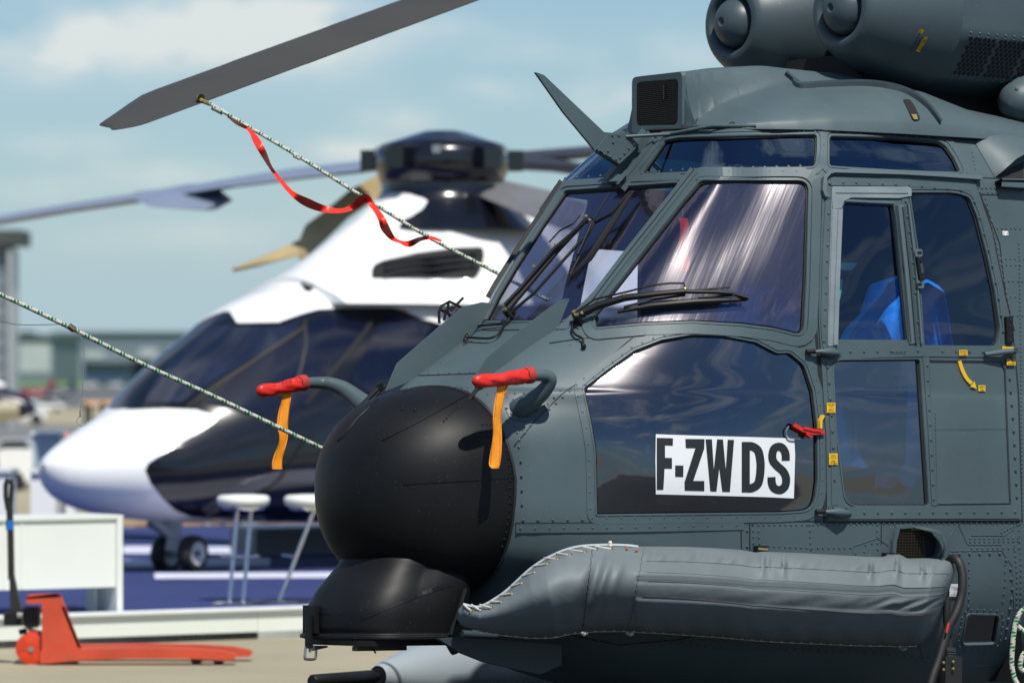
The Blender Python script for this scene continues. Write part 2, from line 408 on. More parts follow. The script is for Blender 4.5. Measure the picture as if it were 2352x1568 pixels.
def glass(name, tint, trans, f0, refl=(1, 1, 1), rough=.015, wav=.0, wscale=3., soft=0., streak=False):
    """Thin acrylic pane: tinted see-through plus mirror reflection that grows towards grazing angles."""
    m = bpy.data.materials.new(name); m.use_nodes = True; t = m.node_tree; l = t.links; t.nodes.clear()
    o = t.nodes.new('ShaderNodeOutputMaterial'); tr = t.nodes.new('ShaderNodeBsdfTransparent'); tr.inputs[0].default_value = tuple(c*trans for c in tint)+(1,)
    gl = t.nodes.new('ShaderNodeBsdfGlossy'); gl.inputs[0].default_value = tuple(refl)+(1,); gl.inputs['Roughness'].default_value = rough
    if soft:                                                        # fine wiper haze: a wider lobe under the sharp mirror
        g2 = t.nodes.new('ShaderNodeBsdfGlossy'); g2.inputs[0].default_value = (1, .93, .97, 1); g2.inputs['Roughness'].default_value = .27
        ms = t.nodes.new('ShaderNodeMixShader'); ms.inputs[0].default_value = soft; l.new(gl.outputs[0], ms.inputs[1]); l.new(g2.outputs[0], ms.inputs[2]); glo = ms.outputs[0]
    else: glo = gl.outputs[0]
    lw = t.nodes.new('ShaderNodeLayerWeight'); lw.inputs[0].default_value = .5
    pw = t.nodes.new('ShaderNodeMath'); pw.operation = 'POWER'; pw.inputs[1].default_value = 3.; l.new(lw.outputs['Facing'], pw.inputs[0])
    mr = t.nodes.new('ShaderNodeMapRange'); mr.inputs[3].default_value = f0; mr.inputs[4].default_value = .9; l.new(pw.outputs[0], mr.inputs[0])
    mi = t.nodes.new('ShaderNodeMixShader'); l.new(mr.outputs[0], mi.inputs[0]); l.new(tr.outputs[0], mi.inputs[1]); l.new(glo, mi.inputs[2]); l.new(mi.outputs[0], o.inputs[0])
    if streak:                                                      # long wiper smears running with the centre post
        a_, p_, u_ = (.788, .616, -.024), (.616, -.787, .026), (.003, .036, .999)
        D = Vector([.46*a_[i]+.89*u_[i] for i in range(3)]).normalized(); E_ = Vector([.62*a_[i]+.72*p_[i]-.31*u_[i] for i in range(3)]).normalized()
        ge = t.nodes.new('ShaderNodeNewGeometry'); xy = t.nodes.new('ShaderNodeCombineXYZ')
        for k_, (v_, f_) in enumerate(((E_, 15.), (D, .9))):
            vm = t.nodes.new('ShaderNodeVectorMath'); vm.operation = 'DOT_PRODUCT'; vm.inputs[1].default_value = v_*f_; l.new(ge.outputs['Position'], vm.inputs[0]); l.new(vm.outputs['Value'], xy.inputs[k_])
        n = t.nodes.new('ShaderNodeTexNoise'); n.inputs['Scale'].default_value = 1.; n.inputs['Detail'].default_value = 3; l.new(xy.outputs[0], n.inputs['Vector'])
        bp = t.nodes.new('ShaderNodeBump'); bp.inputs['Strength'].default_value = .6; bp.inputs['Distance'].default_value = .006; l.new(n.outputs[0], bp.inputs['Height']); l.new(bp.outputs[0], gl.inputs['Normal'])
        if soft: l.new(bp.outputs[0], g2.inputs['Normal'])
        wav = 0
    if wav:
        tc_ = t.nodes.new('ShaderNodeTexCoord'); n = t.nodes.new('ShaderNodeTexNoise'); n.inputs['Scale'].default_value = wscale; n.inputs['Detail'].default_value = 1; l.new(tc_.outputs['Object'], n.inputs['Vector'])
        bp = t.nodes.new('ShaderNodeBump'); bp.inputs['Strength'].default_value = wav; bp.inputs['Distance'].default_value = .02; l.new(n.outputs[0], bp.inputs['Height']); l.new(bp.outputs[0], gl.inputs['Normal'])
    return m
M = {}
M['paint'] = pmat('grey_paint', (.067, .099, .110), .48, 0, .13, 2.2, .05, 9, .09, .38, 0, .18)
M['paint_lt'] = pmat('grey_paint_light', (.090, .125, .137), .44, 0, .05, 2.2)
M['paint_dk'] = pmat('blue_grey_paint', (.034, .051, .060), .45, 0, .08, 2.5)
M['paint_eng'] = pmat('engine_cowl_grey', (.046, .070, .082), .46, 0, .12, 2.2, .05, 9, .08, .5, 0, .15)
M['screw'] = pmat('screw_dark', (.035, .045, .05), .5)
M['seam'] = pmat('seam_rubber', (.012, .014, .015), .7)
M['black'] = pmat('radome_black', (.0065, .007, .0078), .48, 0, .2, 3, .03, 14, .07, .24, 0, .10)
M['blk'] = pmat('black_metal', (.007, .0072, .0078), .5, 0, .1, 3, 0, 60, .08, .35)
M['rubber'] = pmat('black_rubber', (.014, .014, .014), .6)
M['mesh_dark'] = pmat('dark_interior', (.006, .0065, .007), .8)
M['brown_dark'] = pmat('brown_interior', (.02, .011, .006), .7)
M['wire'] = pmat('grille_wire', (.07, .055, .04), .45, .6)
M['steel'] = pmat('steel', (.45, .45, .44), .3, .9)
M['chrome'] = pmat('chrome', (.72, .72, .73), .08, 1.)
M['brass'] = pmat('brass', (.45, .36, .15), .4, .8)
M['white'] = pmat('white_paint', (.84, .845, .84), .25, 0, .02, 2, 0, 60, .05, .5, .3)
M['navy'] = pmat('navy_paint', (.003, .0035, .007), .22, 0, .1, 2, 0, 60, .04, .5, .5)
M['red'] = pmat('red_vinyl', (.62, .020, .012), .38, 0, .1, 12, .25, 26)
M['orange'] = pmat('orange_webbing', (.86, .30, .012), .6, 0, .08, 14, .12, 120)
M['redtape'] = pmat('red_streamer', (.80, .035, .015), .4, 0, .06, 8)
M['yellow'] = pmat('yellow_label', (.72, .43, .012), .5, 0, .03)
M['paper'] = pmat('white_paper', (.74, .76, .78), .6, 0, .03, 6)
M['ink'] = pmat('black_ink', (.012, .016, .018), .5, 0, .1, 5)
M['vinyl'] = pmat('grey_vinyl', (.128, .155, .165), .60, 0, .08, 4, .42, 11, .06)
M['vinyl_dk'] = pmat('grey_vinyl_seam', (.06, .05, .045), .6)
M['cord'] = pmat('white_cord', (.62, .6, .54), .7)
M['flange'] = pmat('window_blister_flange', (.20, .235, .25), .22, 0, .12, 9, .1, 40)
M['blue_seat'] = pmat('blue_plastic_cover', (.03, .26, .95), .25, 0, .3, 14, .9, 16)
M['teal'] = pmat('teal_panel', (.03, .55, .48), .5)
M['pod'] = pmat('pale_grey_paint', (.30, .35, .38), .35, 0, .05)
M['wood'] = pmat('wood', (.33, .2, .10), .7)
M['glass_front'] = glass('windscreen_glass', (.90, .92, 1.0), .80, .18, (.76, .66, .96), .07, .04, 2.5, .33, True)
M['glass_side'] = glass('side_window_glass', (.80, .86, .98), .92, .075, (.62, .76, 1.0), .012, .25, 2.2)
M['glass_top'] = glass('roof_window_glass', (.22, .55, .66), .34, .16, (.55, .75, 1.0), .02, .30, 3.)
M['glass_dark'] = glass('dark_window_glass', (.5, .55, .6), .24, .15, (.8, .87, 1.0), .03, .3, 2.6, .12)
M['canopy_navy'] = pmat('navy_canopy', (.004, .006, .018), .07, 0, .3, 1.6, 0, 60, .02, .7)
M['orange_paint'] = pmat('worn_orange_paint', (.56, .075, .034), .5, 0, .16, 3, .1, 30, .1, .4, 0, 0, .7)
M['carpet'] = pmat('blue_carpet', (.018, .030, .132), .95, 0, .12, 1.2, .2, 80)
M['carpet_white'] = pmat('white_stripe', (.60, .62, .75), .8)
M['tyre'] = pmat('tyre_rubber', (.012, .012, .013), .75)
def ropemat():
    m = bpy.data.materials.new('braided_rope'); m.use_nodes = True; t = m.node_tree; b = t.nodes['Principled BSDF']; l = t.links; b.inputs['Roughness'].default_value = .8
    uv = t.nodes.new('ShaderNodeUVMap'); uv.uv_map = 'uv'; s = t.nodes.new('ShaderNodeSeparateXYZ'); l.new(uv.outputs[0], s.inputs[0])
    def mt(op, a, b_=0.):
        n = t.nodes.new('ShaderNodeMath'); n.operation = op
        for i, x in enumerate((a, b_)):
            if isinstance(x, (int, float)): n.inputs[i].default_value = x
            else: l.new(x, n.inputs[i])
        return n.outputs[0]
    h1 = mt('SINE', mt('MULTIPLY', mt('ADD', s.outputs[0], mt('MULTIPLY', s.outputs[1], 17.)), 6.283))
    h2 = mt('SINE', mt('MULTIPLY', mt('SUBTRACT', mt('MULTIPLY', s.outputs[0], 1.), mt('MULTIPLY', s.outputs[1], 61.)), 6.283))
    f = mt('GREATER_THAN', mt('ADD', h1, mt('MULTIPLY', h2, .9)), .42)
    mx_ = t.nodes.new('ShaderNodeMix'); mx_.data_type = 'RGBA'; l.new(f, mx_.inputs[0]); mx_.inputs[6].default_value = (.62, .60, .52, 1); mx_.inputs[7].default_value = (.016, .20, .08, 1); l.new(mx_.outputs[2], b.inputs['Base Color'])
    br = mt('ADD', mt('SINE', mt('MULTIPLY', mt('ADD', mt('MULTIPLY', s.outputs[0], 4.), mt('MULTIPLY', s.outputs[1], 150.)), 6.283)), mt('SINE', mt('MULTIPLY', mt('SUBTRACT', mt('MULTIPLY', s.outputs[0], 4.), mt('MULTIPLY', s.outputs[1], 150.)), 6.283)))
    bp = t.nodes.new('ShaderNodeBump'); bp.inputs['Strength'].default_value = .5; bp.inputs['Distance'].default_value = .003; l.new(br, bp.inputs['Height']); l.new(bp.outputs[0], b.inputs['Normal'])
    return m
M['rope'] = ropemat()

# ================================================================== ground
def flat(name, pts, z, mat, kind='structure', **k):
    mb = MB(); mb.face([mb.vert((x, y, z)) for x, y in pts]); return tag(mb.build(name, mat, smooth=False), kind=kind, **k)
M['concrete'] = pmat('tarmac_apron', (.33, .295, .20), .85, 0, .16, .35, .3, 30)
g_ = flat('ground', [(-4000,-1500),(4000,-1500),(4000,9000),(-4000,9000)], 0, M['concrete'])
flat('unseen_dark_ground', [(-80,-120),(80,-120),(80,26.3),(-80,26.3)], .004, pmat('bounce_cut_grey', (.045,.046,.046), .85, 0, .15, .5, .3, 40))  # dark ground added out of view to cut bounce light and window reflections
# ================================================================== the grey helicopter
HF = Frame(1022, 1105, 21.03, 38, 1.4, 1.5)
heli = empty('military_helicopter', G(1600, 1850), 'large slate grey military helicopter with black nose dome and paper sign in its window', 'helicopter')
# horizontal outlines of the fuselage: z, then (aft, port) keys from centre line to flank
LV = [
 (-1.02, [(1.3,0),(1.35,.10),(1.5,.22),(1.8,.40),(2.2,.50),(2.8,.56),(5.2,.56)]),
 (-.93, [(.85,0),(.88,.14),(1.0,.30),(1.3,.46),(1.7,.58),(2.6,.66),(5.2,.66)]),
 (-.80, [(.40,0),(.43,.20),(.55,.36),(.95,.54),(1.5,.70),(2.6,.80),(5.2,.82)]),
 (-.62, [(.12,0),(.14,.24),(.26,.42),(.75,.62),(1.45,.83),(2.6,.91),(5.2,.94)]),
 (-.48, [(.0,0),(.02,.16),(.14,.42),(.65,.66),(1.43,.885),(2.5,.96),(5.2,1.0)]),
 (-.33, [(.0,0),(.0,.43),(.20,.55),(.65,.75),(1.43,.92),(2.5,.985),(5.2,1.02)]),
 (-.12, [(.0,0),(.0,.50),(.22,.60),(.64,.79),(1.43,.935),(2.5,1.0),(5.2,1.03)]),
 (.03, [(.0,0),(.0,.50),(.22,.60),(.63,.80),(1.42,.935),(2.5,1.0),(5.2,1.03)]),
 (.17, [(-.03,0),(-.03,.475),(.18,.58),(.63,.795),(1.41,.932),(2.5,.998),(5.2,1.03)]),
 (.26, [(-.05,0),(-.05,.43),(.16,.55),(.63,.785),(1.41,.928),(2.5,.995),(5.2,1.03)]),
 (.33, [(-.065,0),(-.065,.37),(.14,.51),(.635,.772),(1.41,.924),(2.5,.99),(5.2,1.02)]),
 (.385,[(-.077,0),(-.077,.27),(.12,.47),(.64,.757),(1.41,.92),(2.5,.985),(5.2,1.02)]),
 (.41, [(-.078,0),(-.07,.22),(.13,.44),(.645,.752),(1.41,.918),(2.5,.98),(5.2,1.02)]),
 (.50, [(.085,0),(.09,.24),(.26,.46),(.69,.738),(1.41,.912),(2.5,.975),(5.2,1.01)]),
 (.60, [(.262,0),(.27,.28),(.40,.47),(.75,.732),(1.41,.905),(2.5,.97),(5.2,1.0)]),
 (.708,[(.445,0),(.46,.32),(.54,.50),(.82,.725),(1.41,.900),(2.5,.96),(5.2,1.0)]),
 (.90, [(.615,0),(.63,.36),(.69,.54),(.94,.71),(1.43,.875),(2.5,.95),(5.2,.99)]),
 (1.10,[(.785,0),(.80,.40),(.855,.57),(1.09,.69),(1.46,.845),(2.5,.935),(5.2,.97)]),
 (1.385,[(1.03,0),(1.05,.455),(1.09,.60),(1.28,.665),(1.51,.785),(2.45,.90),(5.2,.94)]),
 (1.47,[(1.09,0),(1.12,.44),(1.17,.565),(1.36,.62),(1.57,.735),(2.4,.85),(5.2,.90)]),
 (1.60,[(1.20,0),(1.23,.34),(1.29,.46),(1.42,.54),(1.62,.66),(2.35,.75),(5.2,.82)]),
 (1.68,[(1.30,0),(1.34,.28),(1.40,.38),(1.55,.46),(1.75,.54),(2.35,.62),(5.2,.68)]),
]
zl = np.array([q[0] for q in LV]); KT = np.array([[k for k in q[1]] for q in LV])      # (nl, 7, 2)
vid = np.arange(len(LV)); NVS = 8; vv_ = np.linspace(0, len(LV)-1, (len(LV)-1)*NVS+1)
zz = pchip(vid, zl[:, None], vv_)[:, 0]; KV = pchip(vid, KT.reshape(len(LV), -1), vv_).reshape(len(vv_), 7, 2)
ku = np.array([0, 1, 1.5, 2.4, 3.6, 5.2, 8.2]); NU = 14; uu_ = np.linspace(0, 8.2, int(8.2*NU)+1)
KU = pchip(ku, KV.transpose(1, 0, 2), uu_)                      # (nu, nv, 2)
half = np.zeros((len(uu_), len(vv_), 3)); half[..., 0] = KU[..., 0]; half[..., 1] = np.maximum(KU[..., 1], 0); half[..., 2] = zz[None, :]
full = np.concatenate([half[:0:-1]*np.array([1, -1, 1]), half], 0)
A_ = np.array([HF.a, HF.p, HF.u]); FUS = Surf(full @ A_ + np.array(HF.O), HF(2.5, 0, .4))

CENTER = rnd([(1297,438),(1388,432),(1560,420),(1488,512),(1396,634),(1351,684),(1298,735),(1113,737),(1141,679),(1184,607),(1241,519)], 9)
PORT = rnd([(1608,415),(1857,415),(1851,650),(1845,770),(1776,753),(1706,744),(1591,737),(1480,741),(1367,752),(1368,716),(1476,578),(1566,463)], [12,26,3,22,3,3,3,3,6,3,3,3])
UP1 = rnd([(1474,398),(1526,323),(1560,317),(1700,312),(1876,309),(1876,345),(1872,382),(1726,388),(1600,394)], [5,5,3,3,9,3,9,3,3])
UP2 = rnd([(1905,313),(2040,316),(2156,325),(2172,336),(2190,362),(2206,395),(2060,390),(1905,381)], [9,3,5,3,3,7,3,8])
CHIN = rnd([(1341,892),(1396,849),(1456,806),(1520,781),(1590,769),(1660,772),(1735,786),(1785,812),(1812,810),(1846,838),(1866,899),(1876,984),(1877,1104),(1868,1171),(1790,1176),(1371,1181),(1368,1034),(1358,974)],
            [4,3,3,3,3,3,3,8,8,12,3,3,3,34,3,3,3,3])
DOOR = rnd([(1893,407),(2064,409),(2236,419),(2246,446),(2276,536),(2296,644),(2318,736),(2326,809),(2334,904),(2343,1194),(1897,1195),(1895,1009),(1884,834),(1878,736),(1880,644),(1886,470)], [10,3,10,8,3,3,3,3,3,6,6,3,3,3,3,3])
DWA = rnd([(1934,466),(2049,472),(2054,500),(2070,660),(2082,781),(1921,780),(1926,640)], [12,4,3,3,4,4,3])
DWB = rnd([(2087,444),(2189,444),(2222,454),(2240,500),(2264,594),(2280,670),(2292,755),(2286,796),(2120,796),(2106,574)], [6,20,10,3,3,3,8,14,5,3])
DWC = rnd([(1911,828),(2108,826),(2118,985),(2129,1160),(1940,1160),(1918,984)], [20,6,3,5,30,3])
STEP = rnd([(2223,1411),(2294,1413),(2284,1477),(2211,1479)], 9)
SL = rnd([(2070,459),(2091,459),(2100,546),(2070,546)], 3)
uvC, uvP, uvU1, uvU2, uvX, uvD, uvA, uvB, uvL, uvS = [FUS.uvpoly(q, 8) for q in (CENTER, PORT, UP1, UP2, CHIN, DOOR, DWA, DWB, DWC, STEP)]
mP, mU1, mU2, mX, mB, mL = [FUS.mirror(q) for q in (uvP, uvU1, uvU2, uvX, FUS.uvpoly(rnd([HF.pix(1.47,.865,1.12), HF.pix(1.84,.885,1.12), HF.pix(1.88,.915,.74), HF.pix(1.44,.895,.74)], 8), 8), uvL)]
wins = [uvC, uvP, uvU1, uvU2, uvX, uvS, mP, mU1, mU2, mX, mB, mL]
holes = wins + [uvD]
body = FUS.cut(lambda u, v: not any(in_poly(u, v, h) for h in holes), holes, 2, 2, 0, .025)
b0 = len(body.v)
# belly pan closing the bottom
row = [FUS.pt(u, 0) for u in range(0, FUS.nu, 2)]; ctr = body.vert(HF(3.2, 0, -1.03)); ids = [body.vert(q) for q in row]
for x, y in zip(ids, ids[1:]): body.face((x, y, ctr))
# recessed frame rings and lap strips on the skin
for poly, w, h in ((CENTER, 5, .003), (PORT, 5, .003), (UP1, 5, .003), (UP2, 5, .003), (CHIN, 4, .003), (STEP, 4, .004)):
    FUS.frame(body, poly, .3, w, h)
FUS.frame(body, CENTER, 8, 15, .005); FUS.frame(body, PORT, 8, 22, .006); FUS.frame(body, UP1, 8, 13, .004); FUS.frame(body, UP2, 8, 13, .004)
FUS.frame(body, CHIN, 6, 17, .0035)
# centre posts: raised T section strips
for line in ([(1597,395),(1530,480),(1440,593),(1368,688),(1318,748)], [(1290,418),(1240,497),(1190,573),(1140,653),(1098,728)]):
    FUS.ribbon(body, line, 17, .016); FUS.ribbon(body, line, 26, .006)
    FUS.ribbon(body, [(x+1.5, y) for x, y in line], 1.6, .0175, 2)
RV = dict(r=.0070, h=.0045, m=0, dot=1)
FUS.rivets(body, offset_poly(PORT, 20), 31, closed=True, **RV)
FUS.rivets(body, [(1345,884),(1392,843),(1452,798),(1516,772),(1590,761),(1664,764),(1738,777),(1783,798)], 27, **RV)
FUS.rivets(body, [(1859,815),(1876,880),(1886,960),(1888,1100),(1884,1150),(1862,1180)], 29, **RV)
FUS.rivets(body, [(1360,1189),(1500,1188),(1640,1187),(1780,1186),(1850,1184)], 33, **RV)
FUS.rivets(body, [(1202,1194),(1350,1193)], 34, **RV)
FUS.rivets(body, [(1328,910),(1346,976),(1353,1040),(1356,1180)], 37, **RV)
FUS.rivets(body, [(1298,410),(1380,404),(1470,398),(1570,390),(1700,386),(1850,381)], 27, **RV)
FUS.rivets(body, [(1560,305),(1700,301),(1860,302),(1990,306),(2150,317)], 26, **RV)
FUS.rivets(body, [(1890,316),(1890,382)], 17, **RV); FUS.rivets(body, [(2172,322),(2190,345),(2208,372),(2222,404)], 22, **RV)
for x in (1583, 1519, 1452, 1385): FUS.rivets(body, [(x+4, 385+(1597-x)*1.36), (x+5, 386+(1597-x)*1.36)], 50, **RV)
# nose side fasteners
FUS.rivets(body, [(1184,960),(1190,1010),(1197,1060),(1199,1110),(1200,1180)], 33, r=.006, h=.004, dot=1)
FUS.rivets(body, [(1196,1213),(1330,1212),(1460,1210),(1600,1207),(1706,1205)], 33, **RV)
FUS.rivets(body, [(1716,1218),(1716,1270)], 36, **RV)
for ln in ([(1288,897),(1250,935),(1212,985),(1184,1022)], [(1341,870),(1300,905),(1262,940)], [(1120,905),(1160,903),(1200,903),(1235,896)]):
    FUS.rivets(body, ln, 21, r=.0062, h=.004, dot=1)
FUS.rivets(body, [(1150,905),(1180,918),(1205,912)], 15, r=.004, h=.003); FUS.rivets(body, [(1170,970),(1190,985),(1204,986)], 12, r=.004, h=.003)
FUS.rivets(body, [(893,893),(960,888),(1050,888),(1088,893)], 14, r=.0035, h=.0025)
FUS.rivets(body, [(960,861),(1030,857),(1093,855)], 24, r=.005, h=.004, dot=1)
FUS.rivets(body, [(985,850),(1010,835),(1040,818)], 32, r=.005, h=.004, dot=1)
FUS.rivets(body, [(1395,760),(1330,782),(1295,800)], 18, r=.005, h=.003); FUS.rivets(body, [(1065,785),(1150,783)], 18, r=.004, h=.003)
# lower side panel lines: (points, width, height, material)
seams = [([(1184,1201),(1360,1200),(1600,1197),(1885,1196)], 2.2, 2), ([(1196,1225),(1450,1223),(1702,1216)], 1.6, 2), ([(1702,1216),(1703,1262)], 1.8, 2), ([(1722,1201),(1722,1268)], 2, 2),
 ([(1368,892),(1377,1000),(1380,1190)], 0, 2), ([(1342,869),(1290,905),(1230,965),(1182,1022)], 1.6, 2), ([(951,863),(1094,858)], 1.6, 2),
 ([(1262,788),(1330,778),(1400,769),(1456,773),(1440,786),(1345,868)], 1.8, 2), ([(2236,450),(2262,470),(2296,560),(2312,700),(2330,760)], 1.6, 2),
 ([(1880,450),(1874,644),(1872,736),(1880,834),(1892,1009),(1893,1200)], 5.5, 2), ([(1893,1199),(2346,1198)], 3.4, 2), ([(2347,1198),(2339,904),(2323,736),(2300,640),(2280,536),(2250,440)], 3, 2),
 ([(1900,401),(2060,403),(2240,415)], 2.4, 2), ([(2024,1205),(2024,1250)], 1.2, 2), ([(1958,1277),(1960,1253),(2015,1235),(2040,1252)], 1.4, 0),
 ([(2178,1267),(2182,1232),(2200,1202),(2214,1232),(2223,1250),(2300,1250)], 1.2, 0), ([(2230,1229),(2306,1229),(2330,1213)], 1.2, 0), ([(2154,1288),(2180,1265),(2300,1263),(2325,1300),(2329,1400),(2318,1480),(2300,1525),(2220,1530),(2120,1515),(2112,1480)], 1.2, 0),
 ([(2245,408),(2352,412)], 1.2, 2), ([(2250,447),(2296,448)], 1.2, 2), ([(1945,1350),(1962,1330)], 0, 2)]
for pts, w, mm in seams:
    if w: FUS.ribbon(body, pts, w, .0025, mm, 10)
FUS.ribbon(body, [(1186,1213),(1450,1211),(1708,1206)], 20, .003, 0)
SR = dict(r=.0052, h=.0035, m=0)
for ln in ([(1729,1204),(1860,1204),(1998,1202),(2180,1201),(2345,1200)], [(1740,1251),(1850,1257),(1958,1257)]): FUS.rivets(body, ln, 12.5, **SR)
for ln in ([(1729,1204),(1731,1250)], [(1742,1219),(1744,1250)], [(1860,1204),(1862,1268)], [(2014,1204),(2016,1270)], [(1988,1250),(2003,1246)]): FUS.rivets(body, ln, 14, **SR)
for y in (1236, 1243): FUS.rivets(body, [(2228,y),(2345,y-1)], 11, **SR)
FUS.rivets(body, [(2300,1222),(2345,1200)], 8, **SR); FUS.rivets(body, [(2232,1258),(2345,1258)], 12, **SR)
FUS.rivets(body, [(2340,1204),(2344,1290),(2344,1380),(2340,1480)], 13, **SR); FUS.rivets(body, [(2329,1240),(2336,1330),(2334,1420)], 12, **SR)
FUS.rivets(body, [(2160,1281),(2184,1271),(2300,1270),(2320,1300),(2325,1360),(2316,1420),(2308,1470)], 23, r=.008, h=.006)
FUS.rivets(body, [(2225,1290),(2226,1340),(2224,1395)], 17, **SR); FUS.rivets(body, [(2308,1295),(2308,1340),(2302,1390)], 17, **SR)
FUS.rivets(body, offset_poly(STEP, 12), 15, closed=True, **SR)
FUS.rivets(body, [(2254,432),(2268,470),(2280,530),(2296,590),(2306,640),(2320,720),(2330,790)], 13, **SR)
for y in (524, 594, 608, 645, 681, 724): FUS.rivets(body, [(2290+(y-524)*.13, y), (2352, y+1)], 10.5, **SR)
for ln in ([(2246,432),(2290,431)], [(2250,442),(2290,443)], [(2232,350),(2240,392)], [(2205,326),(2250,326),(2345,330)], [(2300,345),(2345,345)], [(2340,560),(2344,800),(2348,1180)]): FUS.rivets(body, ln, 9.5, **SR)
FUS.rivets(body, [(1520,1468),(1600,1482),(1660,1490)], 17, **SR); FUS.rivets(body, [(1350,1466),(1480,1480),(1620,1470)], 24, **SR); FUS.rivets(body, [(1790,1490),(2000,1500),(2200,1512)], 18, **SR)
FUS.rivets(body, [(1965,1270),(1990,1265)], 20, **SR)
FUS.ribbon(body, [(1300,1455),(1420,1480),(1560,1468),(1630,1450)], 1.6, .002, 2)
fus = body.build('fuselage', [M['paint'], M['screw'], M['seam']], heli, angle=32, fix=False)

def pane(name, uvp, mat, parent, dep=.012, su=2, sv=2):
    us = [q[0] for q in uvp]; vs = [q[1] for q in uvp]
    bx = (max(0, min(us)-2), min(FUS.nu-1, max(us)+2), max(0, min(vs)-2), min(FUS.nv-1, max(vs)+2))
    mb = FUS.cut(lambda u, v: in_poly(u, v, uvp), [uvp], su, sv, -dep, 0, box=bx)
    return mb.build(name, mat, parent, angle=80, fix=False)
def rubber(poly, parent, dep=.010, w=4):
    mb = MB(); FUS.frame(mb, poly, -w, w+.5, -dep); return mb
wc = pane('windscreen_pane', uvC, M['glass_front'], heli); wp = pane('windscreen_pane', uvP, M['glass_front'], heli); ws_ = pane('windscreen_pane', mP, M['glass_front'], heli)
for q, pl in ((wc, CENTER), (wp, PORT)): rubber(pl, q).build('rubber_seal', M['seam'], q)
for q, pl in ((uvU1, UP1), (uvU2, UP2), (mU1, None), (mU2, None)):
    o = pane('roof_window', q, M['glass_top'], heli)
    if pl: rubber(pl, o, .010, 3).build('rubber_seal', M['seam'], o)
o = pane('nose_side_window', uvX, M['glass_dark'], heli); rubber(CHIN, o, .009, 3).build('rubber_seal', M['seam'], o)
pane('nose_side_window', mX, M['glass_dark'], heli); pane('side_window', mB, M['glass_side'], heli); pane('side_window', mL, M['glass_dark'], heli)
pane('step_window', uvS, M['glass_dark'], heli)
for q in (wc, wp, ws_): q['label'] = 'curved front windscreen pane with a violet sheen'

# ---- cockpit door
dm = FUS.cut(lambda u, v: in_poly(u, v, uvD) and not any(in_poly(u, v, h) for h in (uvA, uvB, uvL)), [uvD, uvA, uvB, uvL], 2, 2, .010, .03,
             box=(min(q[0] for q in uvD)-2, max(q[0] for q in uvD)+2, min(q[1] for q in uvD)-2, max(q[1] for q in uvD)+2))
H0 = .010
def dfr(poly, i, w, h): FUS.frame(dm, poly, i, w, H0+h)
dfr(DWB, .3, 4, .004); dfr(DWB, 7, 15, .003); dfr(DWC, .3, 4, .004)
FUS.ribbon(dm, [(1905,812),(2110,806),(2310,808)], 26, H0+.004); FUS.ribbon(dm, [(1900,1177),(2338,1176)], 28, H0+.004)
FUS.ribbon(dm, [(2122,820),(2134,985),(2143,1160)], 13, H0+.004); FUS.ribbon(dm, [(1901,440),(1893,594),(1889,736),(1893,800)], 15, H0+.004); FUS.ribbon(dm, [(1901,830),(1911,1000),(1914,1160)], 14, H0+.003)
FUS.ribbon(dm, [(1905,420),(2060,421),(2225,432)], 16, H0+.004)
FUS.ribbon(dm, [(2132,826),(2296,828),(2306,850),(2318,1154),(2147,1156),(2137,985),(2130,830)], 1.8, H0+.005, 0, closed=False)
FUS.ribbon(dm, [(2133,829),(2295,831),(2303,852),(2315,1151)], 1.2, H0+.0055, 1)
DR = dict(r=.0072, h=.0045, m=0, dot=1)
def driv(ln, g, **k):
    src = resample(ln, 1.0); d = 0; last = src[0]; nx = 0
    for q in src:
        d += math.dist(q, last); last = q
        if d >= nx:
            nx += g; p_, n_ = FUS.pn(*q)
            if p_ is not None: dm.dome(p_+n_*(H0+.004), n_, k.get('r', .0072), k.get('h', .0045), 8, 0, 1 if k.get('dot', 1) else None)
driv([(1903,423),(1952,421),(2070,426),(2100,428),(2225,440)], 30); driv([(1901,455),(1897,560),(1892,700),(1888,790)], 36.5)
driv([(2076,464),(2080,500),(2090,575),(2100,690)], 35); driv([(2104,740),(2110,790)], 34)
driv([(2234,465),(2250,520),(2272,600),(2290,690),(2302,780)], 38); driv([(1949,808),(2110,806)], 31); driv([(2160,807),(2300,809)], 31)
driv([(1897,843),(1902,900),(1908,985),(1913,1110)], 37); driv([(2125,840),(2131,960),(2140,1150)], 34); driv([(1949,1177),(2335,1175)], 31.5)
driv([(2143,985),(2310,984)], 7, r=.0028, h=.002, dot=0); driv([(2144,950),(2148,1140)], 9, r=.0028, h=.002, dot=0); driv([(2313,840),(2325,1000),(2332,1150)], 30)
driv([(2046,807),(2072,807)], 9)
FUS.ribbon(dm, [(2040,806),(2076,806)], 11, H0+.006)
door = dm.build('cockpit_door', [M['paint'], M['screw']], heli, angle=32, fix=False)
wA = FUS.cut(lambda u, v: in_poly(u, v, uvA), [uvA], 2, 2, -.012, 0, box=(min(q[0] for q in uvA)-2, max(q[0] for q in uvA)+2, min(q[1] for q in uvA)-2, max(q[1] for q in uvA)+2)).build('sliding_window', M['glass_side'], door, angle=80, fix=False)
o = pane('rear_window', uvB, M['glass_side'], door, .004); rubber(DWB, o, .0, 3).build('rubber_seal', M['seam'], o)
o = pane('lower_window', uvL, M['glass_dark'], door, .004); rubber(DWC, o, .0, 3).build('rubber_seal', M['seam'], o)
